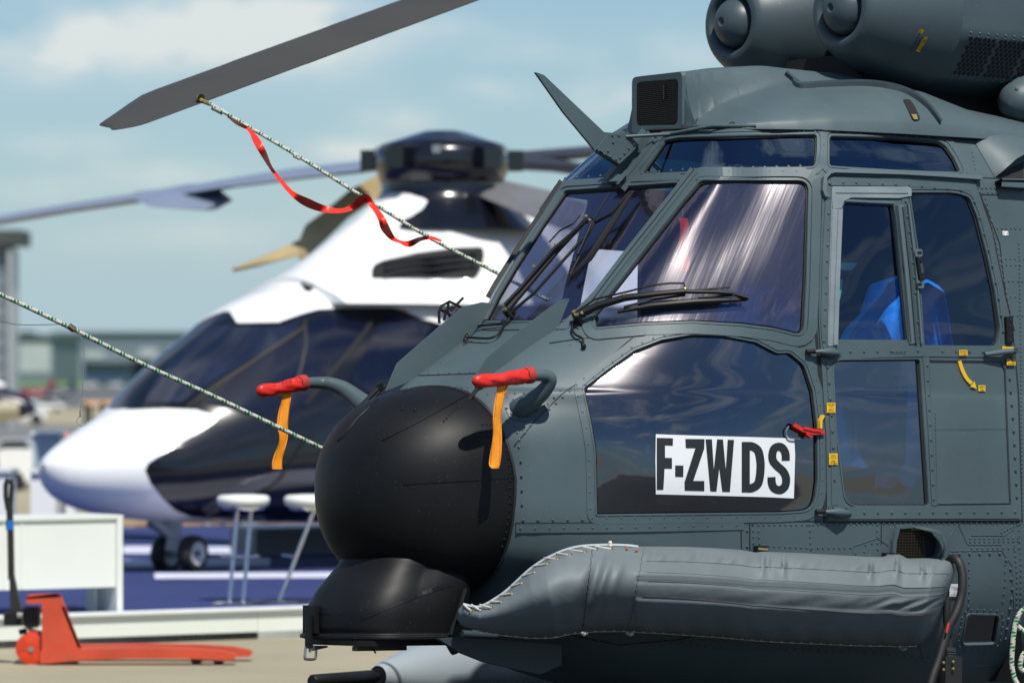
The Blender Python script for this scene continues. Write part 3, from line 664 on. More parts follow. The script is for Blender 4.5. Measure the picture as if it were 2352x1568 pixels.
# clear acrylic flange round the sliding window and its runner post
mb = MB()
FUS.patch(mb, [(1908,431),(2082,431),(2088,437),(2088,452),(2060,457),(1950,456),(1934,464),(1928,480),(1908,482)], .019)
FUS.patch(mb, [(1907,482),(1931,482),(1924,640),(1919,792),(1898,796),(1902,640)], .019)
FUS.ribbon(mb, [(1921,485),(1914,640),(1909,790)], 2.5, .024); FUS.ribbon(mb, [(1915,445),(2080,445)], 2, .023); FUS.ribbon(mb, [(1907,434),(1905,482),(1899,650),(1896,795)], 2, .022)
mb.build('window_flange', M['flange'], door)
mb = MB(); FUS.ribbon(mb, [(2062,472),(2078,620),(2092,790)], 16, .018, 0); FUS.ribbon(mb, [(2069,478),(2085,630),(2098,788)], 5, .026, 1); FUS.ribbon(mb, [(2056,474),(2071,620),(2086,786)], 2, .022, 1)
FUS.ribbon(mb, [(2080,470),(2097,620),(2110,790)], 4, .026, 0); FUS.ribbon(mb, [(1936,462),(2050,467)], 5, .016, 0); FUS.ribbon(mb, [(2053,474),(2068,640),(2082,784)], 3, .012, 1)
mb.build('window_runner', [M['paint_lt'], M['paint_dk']], door)
mb = MB()
for y0 in (583, 655):
    FUS.patch(mb, rnd([(2090+(y0-583)*.07,y0-9),(2108+(y0-583)*.05,y0-8),(2108+(y0-583)*.05,y0+9),(2092+(y0-583)*.07,y0+9)], 4), .034, 0); FUS.patch(mb, rnd([(2096,y0-3),(2106,y0-3),(2106,y0+3),(2096,y0+3)], 2), .036, 1)
FUS.ribbon(mb, [(2100,594),(2108,646)], 14, .040, 1); FUS.ribbon(mb, [(2103,608),(2106,630)], 6, .042, 2)
for x, y in ((2101, 600), (2106, 639)): FUS.rivets(mb, [(x, y), (x+1, y)], 30, r=.006, h=.046, m=2)
mb.build('window_latch', [M['paint_lt'], M['blk'], M['screw']], door)
# door hinges, with the black pin and a cast teardrop arm
for hx, hy, s_ in ((1846, 809, 1.0), (1868, 1175, 1.05)):
    mb = MB(); P3 = lambda x, y, h: FUS.p(x, y, h)
    mb.tube([P3(hx, hy, .02), P3(hx+18*s_, hy-1, .026)], [.011, .011], 12, 1); mb.tube([P3(hx+18, hy, .024), P3(hx+30, hy, .03), P3(hx+48, hy+1, .033), P3(hx+64, hy+3, .024), P3(hx+78*s_, hy+4, .012)], [.010, .014, .026, .022, .007], 14, 0, flat=.85)
    FUS.patch(mb, rnd([(hx+34,hy-14),(hx+60,hy-13),(hx+84,hy-3),(hx+84,hy+9),(hx+58,hy+14),(hx+38,hy+10)], 5), .017, 0)
    for q in ((hx+40, hy-9), (hx+70, hy-7), (hx+78, hy+4), (hx+46, hy+9)): FUS.rivets(mb, [q, (q[0]+.5, q[1])], 9, r=.006, h=.02, m=1)
    mb.build('hinge', [M['paint'], M['blk']], door)
mb = MB(); q0, q1, q2 = FUS.p(2252, 815, .03), FUS.p(2290, 810, .045), FUS.p(2322, 807, .03)
mb.tube([q0, q1, q2], [.009, .013, .014], 12, 0, flat=1.0); mb.tube([FUS.p(2318, 807, 0), FUS.p(2318, 807, .05)], .013, 12, 1); mb.tube([FUS.p(2317, 824, .012), FUS.p(2317, 824, .03)], .007, 10, 1)
mb.build('handle', [M['paint_lt'], M['screw']], door)
mb = MB(); FUS.ribbon(mb, [(2309,728),(2311,790)], 15, .03, 0)
for y in (735, 750, 768, 782): FUS.rivets(mb, [(2310, y), (2310.5, y)], 9, r=.007, h=.033, m=1)
mb.build('door_stop', [M['blk'], M['screw']], door)
# rain gutter above the door, with the short drop at its front end
mb = MB(); gut = [(1893,455),(1887,440),(1890,412),(1900,401),(1912,399),(2060,402),(2160,407),(2247,413)]
FUS.ribbon(mb, gut, 8, .030); FUS.ribbon(mb, gut[3:], 13, .012); mb.build('rain_gutter', M['paint_lt'], heli)
mb = MB(); FUS.ribbon(mb, [(2286,428),(2352,432)], 11, .045); FUS.ribbon(mb, [(2284,420),(2352,421)], 3, .055); mb.build('rain_gutter', M['paint'], heli)
# curved fairing above the rear edge of the door
mb = MB(); rows = []
for i in range(13):
    t = i/12; lx, ly = lerp(2238, 2284, t), lerp(327, 408, t); row = []
    for k in range(14):
        x, y = lx+k*10, ly-k*lerp(0, 6.5, t)-(k*.0); q = FUS.hit(min(x, 2351), y); row.append(Vector(FUS.pt(*q, .003+.085*math.sin(min(1, k/5)*math.pi/2)**.7*(.55+.45*t))) + HF.a*(max(0, x-2351)/412) if q else None)
    rows.append(row)
if all(q is not None for r_ in rows for q in r_): mb.grid(rows)
FUS.patch(mb, [(2290,404),(2350,372),(2350,412),(2300,412)], .006, 1)  # dark sheet stands in for the shade inside the open underside
mb.build('vent_fairing', [M['paint'], M['mesh_dark']], heli)

# ---- black nose dome
def ringt(z):
    zs = [-.50,-.49,-.47,-.42,-.33,-.24,-.12,.03,.17,.26,.33,.385,.405,.412]; ts = [0,.10,.18,.33,.43,.475,.50,.50,.475,.43,.37,.28,.15,0]
    return float(np.interp(z, zs, ts))
prof = []
for k in range(64):                                              # the ring the dome sits on, as an angle list
    an = 2*math.pi*k/64; c_, s_ = math.cos(an), math.sin(an)
    ez = .412 if s_ > 0 else .50; n_ = 2.45
    prof.append((.50*math.copysign(abs(c_)**(2/n_), c_), ez*math.copysign(abs(s_)**(2/n_), s_)))
DL = .59; NR = 34; nose = np.zeros((NR+1, 65, 3))
for i in range(NR+1):
    w_ = i/NR; x_ = math.sin(w_*math.pi/2); r_ = max(0, 1-x_**2.25)**(1/2.15) if i < NR else 0.0
    for k in range(65):
        t_, z_ = prof[k % 64]; n2 = lerp(1, 0, x_)
        an = 2*math.pi*k/64; ct, cz = .485*math.cos(an), (.412 if math.sin(an) > 0 else .49)*math.sin(an)
        tt = lerp(ct, t_, n2**.5)*r_; z2 = lerp(cz, z_, n2**.5)*r_ - .05*x_**1.5
        s0 = (-.2*z_ if z_ > 0 else 0)*(1-x_)
        nose[i, k] = HF(s0 - DL*x_, tt, z2)
NOSE = Surf(nose, HF(0, 0, 0))
mb = MB(); mb.grid([[tuple(q) for q in r_[:-1]] for r_ in nose], 0, NOSE.sgn < 0, True)
NOSE.ribbon(mb, [(926,1109),(1000,1104),(1080,1100),(1178,1093)], 8, .003, 0); NOSE.ribbon(mb, [(1090,897),(1040,925),(960,970),(876,1012)], 2.2, .004, 0); NOSE.ribbon(mb, [(868,915),(820,960),(785,1005),(774,1013)], 2, .004, 0)
NOSE.rivets(mb, [(905,899),(960,895),(1070,897)], 13, r=.0045, h=.003); NOSE.rivets(mb, [(1052,936),(1040,945),(1016,971)], 9, r=.0055, h=.004)
NOSE.rivets(mb, [(1104,916),(1125,940),(1146,975),(1160,1010),(1170,1070),(1172,1150),(1165,1210),(1150,1270)], 17, r=.0055, h=.004)
for q in ((1108,975),(1118,974),(1129,974),(1121,1002),(1131,1002)): NOSE.rivets(mb, [q, (q[0]+.4, q[1])], 9, r=.0055, h=.004)
for q in ((925,940),(953,942)): NOSE.rivets(mb, [q, (q[0]+3, q[1])], 9, r=.008, h=.006)
radome = mb.build('nose_radome', M['black'], heli, angle=50, fix=False)
# ring joint between dome and fuselage
mb = MB(); mb.tube([HF(-.2*z if z > 0 else .0, t*1.004, z*1.004) for t, z in prof+prof[:1]], .007, 8, 0, False); mb.build('radome_seal', M['seam'], heli)
# ---- chin fairing under the dome
CHF = []
secs = [(-.30,-.40,-.05,.14,.14,3.0), (-.335,-.49,-.02,.20,.20,3.2), (-.36,-.505,-.02,.205,.21,3.4), (-.41,-.55,-.03,.22,.24,3.6), (-.49,-.61,-.05,.26,.275,3.8), (-.57,-.64,-.07,.295,.305,4), (-.63,-.64,-.09,.315,.325,4), (-.658,-.632,-.10,.325,.335,4), (-.670,-.645,-.10,.340,.350,4), (-.680,-.645,-.10,.340,.350,4), (-.686,-.63,-.11,.325,.335,4)]
ks = np.arange(len(secs)); S_ = pchip(ks, np.array(secs, float), np.linspace(0, len(secs)-1, (len(secs)-1)*4+1))
rows = []
for z, sf, sr, tf, tr, n_ in S_:
    row = []; cs, hs = (sf+sr)/2, (sr-sf)/2
    for k in range(72):
        an = 2*math.pi*k/72; c_, s_ = math.cos(an), math.sin(an)
        nn = n_ if c_ > 0 else 2.6
        x_ = math.copysign(abs(c_)**(2/(5 if c_ > 0 else 2.9)), c_); y_ = math.copysign(abs(s_)**(2/(5 if c_ > 0 else 2.9)), s_)
        row.append(HF(cs+hs*x_, (tf if c_ < 0 else tr)*y_*(1+.42*max(0, min(1, (z+.66)/.30)) if s_ > 0 else 1), z + (.05*max(0, x_)*(1-min(1, (z+.72)/.3)) if False else 0)))
    rows.append(row)
mb = MB(); mb.grid(rows, 0, True, True); mb.face([len(mb.v)-72+j for j in range(72)])
CH = Surf(np.array([[tuple(q) for q in r_+r_[:1]] for r_ in rows]), HF(-.4, 0, -.5))
CH.ribbon(mb, [(830,1419),(905,1388),(980,1358),(1040,1340)], 9, .0025); CH.ribbon(mb, [(708,1405),(758,1408),(756,1464)], 1.4, .002)
chin = mb.build('chin_fairing', M['black'], heli, angle=50)
mb = MB()
mb.box(HF(-.63, -.10, -.60), HF.a*.03, HF.p*.045, HF.u*.06); mb.box(HF(-.665, -.09, -.655), HF.a*.012, HF.p*.014, HF.u*.07)
mb.build('fairing_latch', [M['blk'], M['steel']], chin); mb = MB(); mb.tube([HF.at(703,1441,-.1), HF.at(712,1497,-.1)], .0045, 8, 1); mb.tube([HF.at(702,1441,-.1), HF.at(716,1441,-.1)], .006, 8, 0)
lp = smooth_line([(702,1484),(700,1510),(706,1513),(720,1513),(725,1508),(726,1486)], 4)
mb.tube([HF.at(x, y, -.1) for x, y in lp], .006, 8, 1); mb.tube([HF.at(716,1488,-.1), HF.at(752,1484,-.1)], [.012, .004], 8, 1)
mb.build('latch_handle', [M['blk'], M['steel']], chin)
mb = MB()
mb.box(HF(-.37, .05, -.698), HF.a*.25, HF.p*.22, HF.u*.012, 0); mb.box(HF(-.46, .15, -.720), HF.a*.12, HF.p*.03, HF.u*.012, 1)
mb.box(HF(-.55, .17, -.722), HF.a*.06, HF.p*.02, HF.u*.010, 1); mb.tube([HF.at(857,1490,.2), HF.at(863,1499,.2)], .004, 6, 0)
for x in (947, 960): mb.tube([HF.at(x,1466,.25), HF.at(x+3,1480,.25)], [.014, .005], 8, 0)
mb.build('fairing_base', [M['blk'], M['wire']], chin)
mb = MB(); mb.plate([HF.at(x, y, .36) for x, y in ((1049,1430),(1056,1458),(1046,1466),(1036,1456))], HF.p*-.02, 1); mb.tube([HF.at(1060,1455,.3), HF.at(1140,1459,.3)], [.018,.014], 12, 1)
mb.tube([HF.at(x, y, .30) for x, y in ((1030,1463),(1040,1478),(1050,1490))], [.02,.03,.035], 10, 0); mb.tube([HF.at(1069,1352,.36), HF.at(1052,1410,.36), HF.at(1040,1440,.36), HF.at(1036,1458,.36)], .010, 8, 0)
mb.build('fairing_bracket', [M['blk'], M['paint_dk']], heli)
for side, pts in ((1, ((1100,888),(1112,893),(1066,932),(1090,915))), (-1, ((872,888),(885,885),(826,934),(852,918)))):
    mb = MB(); t_ = .30 if side > 0 else -.36
    a_, b_, c_, d_ = [HF.at(x, y, t_) for x, y in pts]
    mb.tube([a_, c_], .010, 8); mb.tube([b_, d_, c_], .008, 8); mb.tube([a_ - HF.p*.01, a_ + HF.p*.01], .016, 10); mb.build('radome_latch', M['blk'], heli)

# ---- strakes ahead of the windscreen
for poly, t_ in (([(884,897),(911,834),(1011,747),(1062,704),(1105,694),(1132,697),(1098,745),(1062,797),(1000,836),(930,880)], -.315),
                 ([(1094,862),(1114,824),(1176,771),(1262,706),(1296,686),(1306,686),(1294,716),(1266,788),(1200,822),(1146,850),(1110,872)], .27)):
    mb = MB(); mb.plate([HF.at(x, y, t_) for x, y in poly], HF.p*.007); mb.build('deflector_strake', M['paint'], heli, angle=30)
# ---- cable cutter above the windscreen
wcu = MB()
wcu.plate([HF.at(x, y, -.01) for x, y in ((1226,167),(1234,169),(1246,174),(1383,304),(1437,309),(1464,328),(1448,352),(1419,379),(1363,346),(1290,258))], HF.p*.014)
cutter = wcu.build('cable_cutter', M['paint'], heli, angle=30)
mb = MB(); mb.plate([HF.at(x, y, .006) for x, y in ((1396,306),(1440,309),(1466,331),(1446,352),(1419,377),(1368,342),(1364,346))], HF.p*.012)
mb.plate([HF.at(x, y, -.014) for x, y in ((1388,306),(1440,309),(1466,331),(1419,382),(1370,350))], HF.p*-.012)
for x, y in ((1406,311),(1421,311),(1408,327),(1375,346),(1388,354),(1402,360),(1396,347),(1415,366),(1424,362),(1434,352),(1444,341),(1455,332)): mb.dome(HF.at(x, y, .018), HF.p, .0065, .006, 8, 0, 1)
mb.build('cutter_bracket', [M['paint'], M['screw']], cutter)
mb = MB(); rail = [(1404,427),(1438,384),(1470,346),(1494,316)]
FUS.ribbon(mb, [(1418,427),(1452,382),(1484,342),(1506,318)], 40, .012); FUS.ribbon(mb, rail, 12, .05); FUS.ribbon(mb, [(1436,420),(1466,382),(1504,330)], 7, .024)
FUS.patch(mb, [(1384,434),(1441,431),(1458,408),(1452,403),(1440,416),(1427,414),(1420,424),(1396,425)], .045)
for i in range(6): FUS.rivets(mb, [(1446+i*12.5, 400-i*16.3), (1447+i*12.5, 400-i*16.3)], 30, r=.007, h=.017, m=1)
mb.build('cutter_rail', [M['paint'], M['screw']], cutter)
mb = MB(); q0, q1, q2 = HF.at(1437, 314, .015), FUS.p(1640, 302, .03), FUS.p(1735, 297, .02)
mb.tube([q0, HF.at(1540, 308, .12), q1 or HF.at(1640,302,.35), q2 or HF.at(1735,297,.45)], .0085, 10); mb.build('brace_rod', M['paint'], cutter)

# ---- pitot tubes
def pitot(pts, rad, plate_poly):
    mb = MB(); P_ = [HF.at(*q) for q in pts]; P_ = [Vector(q) for q in smooth_line([tuple(v) for v in P_], 6)]
    rr = list(np.interp(np.linspace(0, 1, len(P_)), np.linspace(0, 1, len(rad)), rad)); mb.tube(P_, rr, 18, 0, flat=1.0)
    if plate_poly: FUS.patch(mb, plate_poly, .004); FUS.rivets(mb, offset_poly(plate_poly, -6), 22, closed=True, r=.006, h=.008, m=1)
    return mb.build('pitot_tube', [M['paint'], M['screw']], heli)
pitot([(1186,946,.44),(1205,931,.50),(1236,910,.56),(1256,888,.60),(1263,870,.62),(1250,862,.62),(1222,862,.62)], [.052,.046,.037,.032,.030,.027,.024], rnd([(1158,934),(1172,962),(1207,968),(1257,935),(1254,922),(1190,925)], 4))
pitot([(842,934,-.42),(818,915,-.48),(790,894,-.54),(760,882,-.59),(735,879,-.62),(698,879,-.62)], [.048,.042,.036,.031,.027,.024], None)

# ---- wipers
def wiper(name, tubes, hub, t_off=.03):
    mb = MB()
    for pts, r_, o_ in tubes:
        q = [FUS.p(x, y, o_) or HF.at(x, y, 0) for x, y in pts]; mb.tube(q, r_, 8)
    for x, y in hub:
        c = FUS.p(x, y, .0) or HF.at(x, y, 0); n_ = FUS.pn(x, y)[1] or -HF.a; mb.tube([c, c+n_*.055], .016, 12); mb.tube([c+n_*.055, c+n_*.064], .011, 10, 1)
    return mb
mb = wiper('w', [([(1333,745),(1382,718),(1441,697),(1506,685),(1571,678)], [.017,.017,.016,.013,.012], .05), ([(1571,678),(1636,679),(1676,681)], .010, .045), ([(1676,680),(1713,690)], .009, .035),
    ([(1421,722),(1496,706),(1591,697),(1650,694),(1711,691)], [.008,.013,.015,.013,.008], .022), ([(1436,714),(1500,695),(1571,684)], .006, .035), ([(1600,690),(1680,684)], .006, .035),
    ([(1333,740),(1380,706),(1446,686),(1500,668),(1536,662),(1566,662),(1568,672)], .0045, .06), ([(1571,678),(1610,673),(1671,668)], .004, .045)], [(1333,746),(1329,741)])
for x, y in ((1441,692),(1568,674),(1345,742)): mb.dome(FUS.p(x, y, .055), FUS.pn(x, y)[1], .009, .01, 8, 1)
mb.build('wiper', [M['blk'], M['brass']], heli)
mb = wiper('w', [([(1181,727),(1228,672),(1296,592),(1356,528),(1374,520)], [.016,.015,.013,.011,.010], .05), ([(1181,727),(1216,690),(1296,597),(1372,530)], [.008]*4, .075), ([(1185,733),(1240,686),(1300,618),(1366,545)], .007, .04),
    ([(1458,449),(1412,520),(1360,600),(1313,647)], [.008,.016,.016,.008], .022), ([(1374,522),(1412,502),(1456,452)], .008, .03), ([(1374,522),(1346,575),(1328,612)], .006, .03), ([(1411,459),(1376,518)], .004, .04), ([(1374,525),(1340,600)], .005, .045), ([(1340,600),(1318,642)], .006, .03),
    ([(1285,582),(1308,556),(1340,540),(1356,520)], .004, .075)], [(1176,733),(1181,722)])
for x, y in ((1296,584),(1245,634),(1364,519),(1372,528)): mb.dome(FUS.p(x, y, .06), FUS.pn(x, y)[1], .010, .01, 8, 1)
mb.build('wiper', [M['blk'], M['brass']], heli)
mb = MB()
for pts in (((1009,742),(1008,716),(1014,702),(1032,692),(1060,706)), ((1020,736),(1024,712),(1040,704)), ((1036,714),(1052,696),(1064,684)), ((1014,712),(1040,726),(1052,712)), ((1030,694),(1028,716),(1034,728))):
    mb.tube([HF.at(x, y, -.62) for x, y in pts], .0065, 8)
mb.build('wiper', M['blk'], heli)
mb = MB()   # washer hoses at the feet of the posts
for pts in (((1178,735),(1165,750),(1150,775),(1132,785),(1110,786),(1080,784),(1072,788)), ((1326,742),(1316,760),(1322,775),(1338,784),(1341,800)), ((1075,781),(1082,768),(1105,757),(1160,752),(1176,742))):
    mb = MB(); q = [FUS.p(x, y, .02) for x, y in smooth_line(pts, 4)]; mb.tube([x for x in q if x], .0055, 8)
    x, y = pts[-1] if pts[0][0] != 1075 else pts[0]; mb.dome(FUS.p(x, y, .01), FUS.pn(x, y)[1], .012, .015, 8)
    mb.build('washer_hose', M['blk'], heli)

# ---- roof cowling, a skin over the cabin roof
te_s = [1.215,1.24,1.30,1.40,1.50,1.65,2.0,2.5,5.2]; te_t = [.22,.42,.50,.58,.64,.70,.77,.815,.86]
hs_s = [1.2,1.26,1.4,1.7,2.1,2.35,2.6,2.9,3.4,5.2]; hs_h = [.012,.05,.14,.245,.315,.30,.21,.17,.17,.17]
hb_s = [1.2,1.3,1.5,1.7,2.0,2.5,5.2]; hb_h = [.262,.285,.318,.337,.320,.27,.24]; hw_w = [.175,.185,.22,.27,.35,.45,.5]; hf_w = [.035,.05,.12,.2,.28,.35,.4]
def cowl(s, t, te):
    q = max(0, 1-(abs(t)/te)**2.2); d = np.interp(s, hs_s, hs_h)*q**.55
    hb, hw, hf = np.interp(s, hb_s, hb_h), np.interp(s, hb_s, hw_w), np.interp(s, hb_s, hf_w)
    x = (abs(t)-hw)/hf; k = 1 if x < -.5 else (0 if x > .5 else .5-x*(1.5-2*x*x)); b = hb*k*(1-.06*(t/hw)**2 if abs(t) < hw else .94)
    e = .03; return 1.603 + .5*(d+b+math.sqrt((d-b)**2+e*e)) - .012
ss = np.concatenate([np.linspace(1.215, 1.6, 34), np.linspace(1.62, 2.8, 50), np.linspace(2.9, 5.2, 16)])
cg = np.zeros((len(ss), 97, 3))
for i, s_ in enumerate(ss):
    te = float(np.interp(s_, te_s, te_t))
    for k in range(97):
        x = -1+2*k/96; t_ = te*(math.sin(x*math.pi/2)*.5+x*.5); z_ = cowl(s_, t_, te) if 0 < k < 96 else 1.588
        cg[i, k] = HF(s_, t_, z_)
COWL = Surf(cg, HF(2.5, 0, 1.2))
mb = MB(); mb.grid([[tuple(q) for q in r_] for r_ in cg], 0, COWL.sgn < 0)
i0 = mb.vert(HF(1.215, -.22, 1.588)); i1 = mb.vert(HF(1.215, .22, 1.588)); mb.face([k for k in range(97)]+[i1, i0])
gl_ = smooth_line([(1802,170),(1820,186),(1838,200),(1900,197),(1985,195),(2045,202),(2090,217),(2125,242),(2145,264),(2158,282)], 6)
COWL.ribbon(mb, gl_[6:], 5, .020, 1, 7); COWL.ribbon(mb, [(1803,170),(1838,200)], 5, .02, 1, 7)
COWL.ribbon(mb, [(1450,302),(1452,299),(1560,295),(1588,289),(1602,272)], 1.6, .003, 1)
cowlo = mb.build('roof_cowling', [M['paint'], M['paint_dk']], heli, angle=38, fix=False)
mb = MB(); COWL.patch(mb, rnd([(2073,230),(2089,230),(2099,243),(2112,270),(2112,277),(2095,277),(2083,250)], 4), .004, 0, 8); COWL.patch(mb, [(2091,266),(2103,266),(2106,277),(2097,277)], .010, 1, 6); mb.build('cowling_slot', [M['mesh_dark'], M['brass']], cowlo); mb = MB(); COWL.patch(mb, rnd([(1668,293),(1675,283),(1684,281),(1689,284),(1688,293)], 4), .003, 0, 8)
mb.build('cowling_slot', [M['mesh_dark'], M['brass']], cowlo)
mb = MB()   # dark gap under the cowling edge
for sg in (1,): FUS.ribbon(mb, [(1455,303),(1560,298),(1700,294),(1860,299),(2050,308),(2200,318),(2350,327)], 5, .012, 0)
mb.build('cowling_gap', M['seam'], cowlo)
# air intake in the front of the cowling: bezel, screen and a bent strap behind it
def IN(x, y): return HF(1.213+x*0, x, y)
mb = MB(); zc = 1.735
ring_o = [(-.185,1.60),(.185,1.60),(.185,1.868),(-.185,1.868)]; ro = rnd(ring_o, .03, 6); ri = rnd([(-.15,1.64),(.145,1.625),(.15,1.835),(-.15,1.84)], .03, 6)
for k in range(len(ro)):
    j = (k+1) % len(ro); A0, A1, B0, B1 = ro[k], ro[j], ri[k], ri[j]
    mb.quad(HF(1.222, *A0), HF(1.222, *A1), HF(1.205, A1[0]*.97, 1.735+(A1[1]-1.735)*.97), HF(1.205, A0[0]*.97, 1.735+(A0[1]-1.735)*.97))
    mb.quad(HF(1.205, A0[0]*.97, 1.735+(A0[1]-1.735)*.97), HF(1.205, A1[0]*.97, 1.735+(A1[1]-1.735)*.97), HF(1.207, *B1), HF(1.207, *B0)); mb.quad(HF(1.207, *B0), HF(1.207, *B1), HF(1.2135, *B1), HF(1.2135, *B0))
intake = mb.build('cabin_air_intake', M['paint'], heli, angle=50)
mb = MB(); mb.face([mb.vert(HF(1.2125, x, y)) for x, y in ri], 0)
for k in range(31):
    x = -.145+.29*k/30; mb.box(HF(1.2095, x, 1.735), HF.a*.001, HF.p*.0013, HF.u*.105, 1)
for k in range(23):
    y = 1.638+.195*k/22; mb.box(HF(1.2085, 0, y), HF.a*.001, HF.p*.147, HF.u*.0012, 1)
mb.tube([HF(1.207, .045, 1.815), HF(1.205, .05, 1.76), HF(1.205, .048, 1.745)], [.007,.009,.006], 8, 2, flat=.5)
mb.build('intake_screen', [M['mesh_dark'], pmat('screen_wire', (.022,.018,.012), .6), M['wire']], intake)

# ---- the two engine intakes with their round bullets and the perforated particle separators
def engine(t0):
    o = HF(0, t0, 2.187); mb = MB(); d = HF.a
    P = [(2.06,.118),(2.02,.125),(1.985,.140),(1.972,.158),(1.975,.178),(1.99,.198),(2.02,.220),(2.08,.252),(2.16,.286),(2.26,.320),(2.36,.345),(2.42,.356)]
    xs = np.linspace(0, len(P)-1, 60); Q = pchip(np.arange(len(P)), np.array(P), xs)
    ex = lambda s_, r_: (s_, r_)
    mb.lathe(o, d, [tuple(q) for q in Q], 64)
    e = mb.build('engine_intake', M['paint_eng'], heli, angle=60)
    mb = MB(); b = [(1.915+.11*(1-math.cos(a)), .122*math.sin(a)) for a in np.linspace(.10, math.pi*.62, 22)]; b = [(1.929,.0),(1.929,.008),(1.925,.013),(1.917,.021),(1.9165,.024)]+b[4:]
    mb.lathe(o, d, b+[(2.10,.112)], 48); mb.dome(o+d*1.929, -d, .006, .006, 8, 1); mb.build('intake_bullet', [M['paint_eng'], M['screw']], e, angle=60)
    return o
eo1 = engine(-.385); eo2 = engine(.385)
# faceted rear of the separators
def facet(o, s0, s1, r, n, ph):
    rows = []
    for s_ in (s0, s0+.002, s1):
        row = []
        for k in range(n):
            a = 2*math.pi*(k+ph)/n; row.append(o + HF.a*s_ + HF.p*math.cos(a)*r + HF.u*math.sin(a)*r)
        rows.append(row)
    return rows
for o_, nm in ((eo1, 0), (eo2, 1)):
    mb = MB(); NF = 10; ph = .5
    rr0 = []; rr1 = []; fr = .37
    for k in range(NF*6):
        a = 2*math.pi*k/(NF*6); loc = (a*NF/(2*math.pi)-ph) % 1; corr = math.cos(math.pi/NF)/math.cos((loc-.5)*2*math.pi/NF)
        rr0.append(o_+HF.a*2.415+(HF.p*math.cos(a)+HF.u*math.sin(a))*.354); rr1.append(o_+HF.a*2.45+(HF.p*math.cos(a)+HF.u*math.sin(a))*fr*corr)
    rr2 = [q+HF.a*1.75 for q in rr1]
    mb.grid([rr0, rr1, rr2], 0, False, True)
    if nm:                                                        # perforated panels on the flats facing port
        for fc in range(NF):
            am = 2*math.pi*(fc+.5+ph)/NF
            if not -1.6 < ((am+math.pi) % (2*math.pi))-math.pi < 1.0: continue
            nrm = HF.p*math.cos(am)+HF.u*math.sin(am); tg = -HF.p*math.sin(am)+HF.u*math.cos(am); c0 = o_+nrm*(fr*math.cos(math.pi/NF)+.0005)
            hw = fr*math.sin(math.pi/NF)
            for sgn in (-1, 1):
                for i in range(18): mb.dome(c0+HF.a*(2.47+i*.055)+tg*sgn*hw*.93, nrm, .007, .006, 6, 0)
            for pb in range(6 if (fc+1) % 2 else 0):
                for i in range(6):
                    for j in range(9):
                        x = 2.485+pb*.190+i*.0285+(.014 if j % 2 else 0); y = (j-4)*.0225
                        mb.dome(c0+HF.a*x+tg*y, nrm, .0128, .0012, 8, 1, 1)
    mb.build('particle_separator', [M['paint_eng'], M['mesh_dark']], heli, angle=25)
mb = MB()  # firewall and engine deck, coloured near black for the shade behind the intakes
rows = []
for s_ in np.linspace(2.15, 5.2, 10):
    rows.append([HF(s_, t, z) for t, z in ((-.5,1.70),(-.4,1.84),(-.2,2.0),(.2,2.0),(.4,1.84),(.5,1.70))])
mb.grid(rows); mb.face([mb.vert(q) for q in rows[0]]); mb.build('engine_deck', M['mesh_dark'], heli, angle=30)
mb = MB(); o_ = FUS.p(2352, 250, 0) or HF.at(2345, 250, .6)
c_ = HF.at(2352, 232, .62); mb.lathe(c_-HF.a*.02, HF.u*.25-HF.p*.2+HF.a*.95, [(-.11,.0),(-.105,.04),(-.07,.085),(0,.11),(.2,.13),(.8,.14)], 28); mb.dome(HF.at(2334, 205, .72), HF.p, .01, .01); mb.build('side_fairing', M['paint'], heli)
# ---- rotor mast and the blade that reaches out over the nose
rb = MB(); tip = PY(236, 281, 22.6); root = PY(1880, -312, 27.5); ax_ = (root-tip).normalized(); LB = (root-tip).length
wv = ax_.cross(Vector((0, 0, 1))).normalized(); wv = wv if wv.y > 0 else -wv; lead = wv; upv = lead.cross(ax_).normalized(); upv = upv if upv.z > 0 else -upv
l0, u0 = lead.copy(), upv.copy(); best = None
for k in range(-60, 61):                                         # pitch of the blade as it hangs
    c = l0*math.cos(R(k*.5))+u0*math.sin(R(k*.5)); m_ = tip+ax_*2; q0, q1, q2 = [((v.x)/v.y*F, -(v.z-CAMH)/v.y*F) for v in (m_-c*.29, m_+c*.29, m_+ax_)]
    dd = Vector((q2[0]-(q0[0]+q1[0])/2, q2[1]-(q0[1]+q1[1])/2)).normalized(); wd = (q1[0]-q0[0])*-dd.y+(q1[1]-q0[1])*dd.x
    if c.z < 0 and (best is None or abs(abs(wd)-52) < best[0]): best = (abs(abs(wd)-52), c)
lead = best[1].normalized(); upv = lead.cross(ax_).normalized(); upv = upv if upv.z > 0 else -upv
sec = [(-.5,.0),(-.47,.035),(-.3,.075),(-.1,.085),(.2,.055),(.5,.004),(.5,-.004),(.2,-.035),(-.1,-.05),(-.3,-.045),(-.47,-.022)]
rows = []
for dist, ch, sh in ((-.11,.05,-.175),(-.10,.095,-.19),(-.08,.145,-.19),(-.05,.20,-.185),(0,.29,-.145),(.03,.34,-.12),(.12,.38,-.10),(.25,.435,-.072),(.42,.50,-.04),(.61,.575,0),(1.2,.575,0),(1.21,.585,0),(2.0,.575,0),(2.01,.585,0),(3.5,.585,0),(LB-1.2,.585,0),(LB-.6,.3,0),(LB,.2,0)):
    c_ = tip + ax_*dist - Vector((0, 0, .018))*((LB-dist)/LB)**2
    rows.append([c_ + lead*(-x*ch + sh) + upv*(y*ch*(1 if dist > .3 else .7)) for x, y in sec])
rb.grid(rows, 0, False, True); rb.face([len(rb.v)-11+j for j in range(11)])
blade = rb.build('rotor_blade', pmat('blade_grey_green', (.046,.044,.036), .55, 0, .10, 1.5), heli, angle=50)
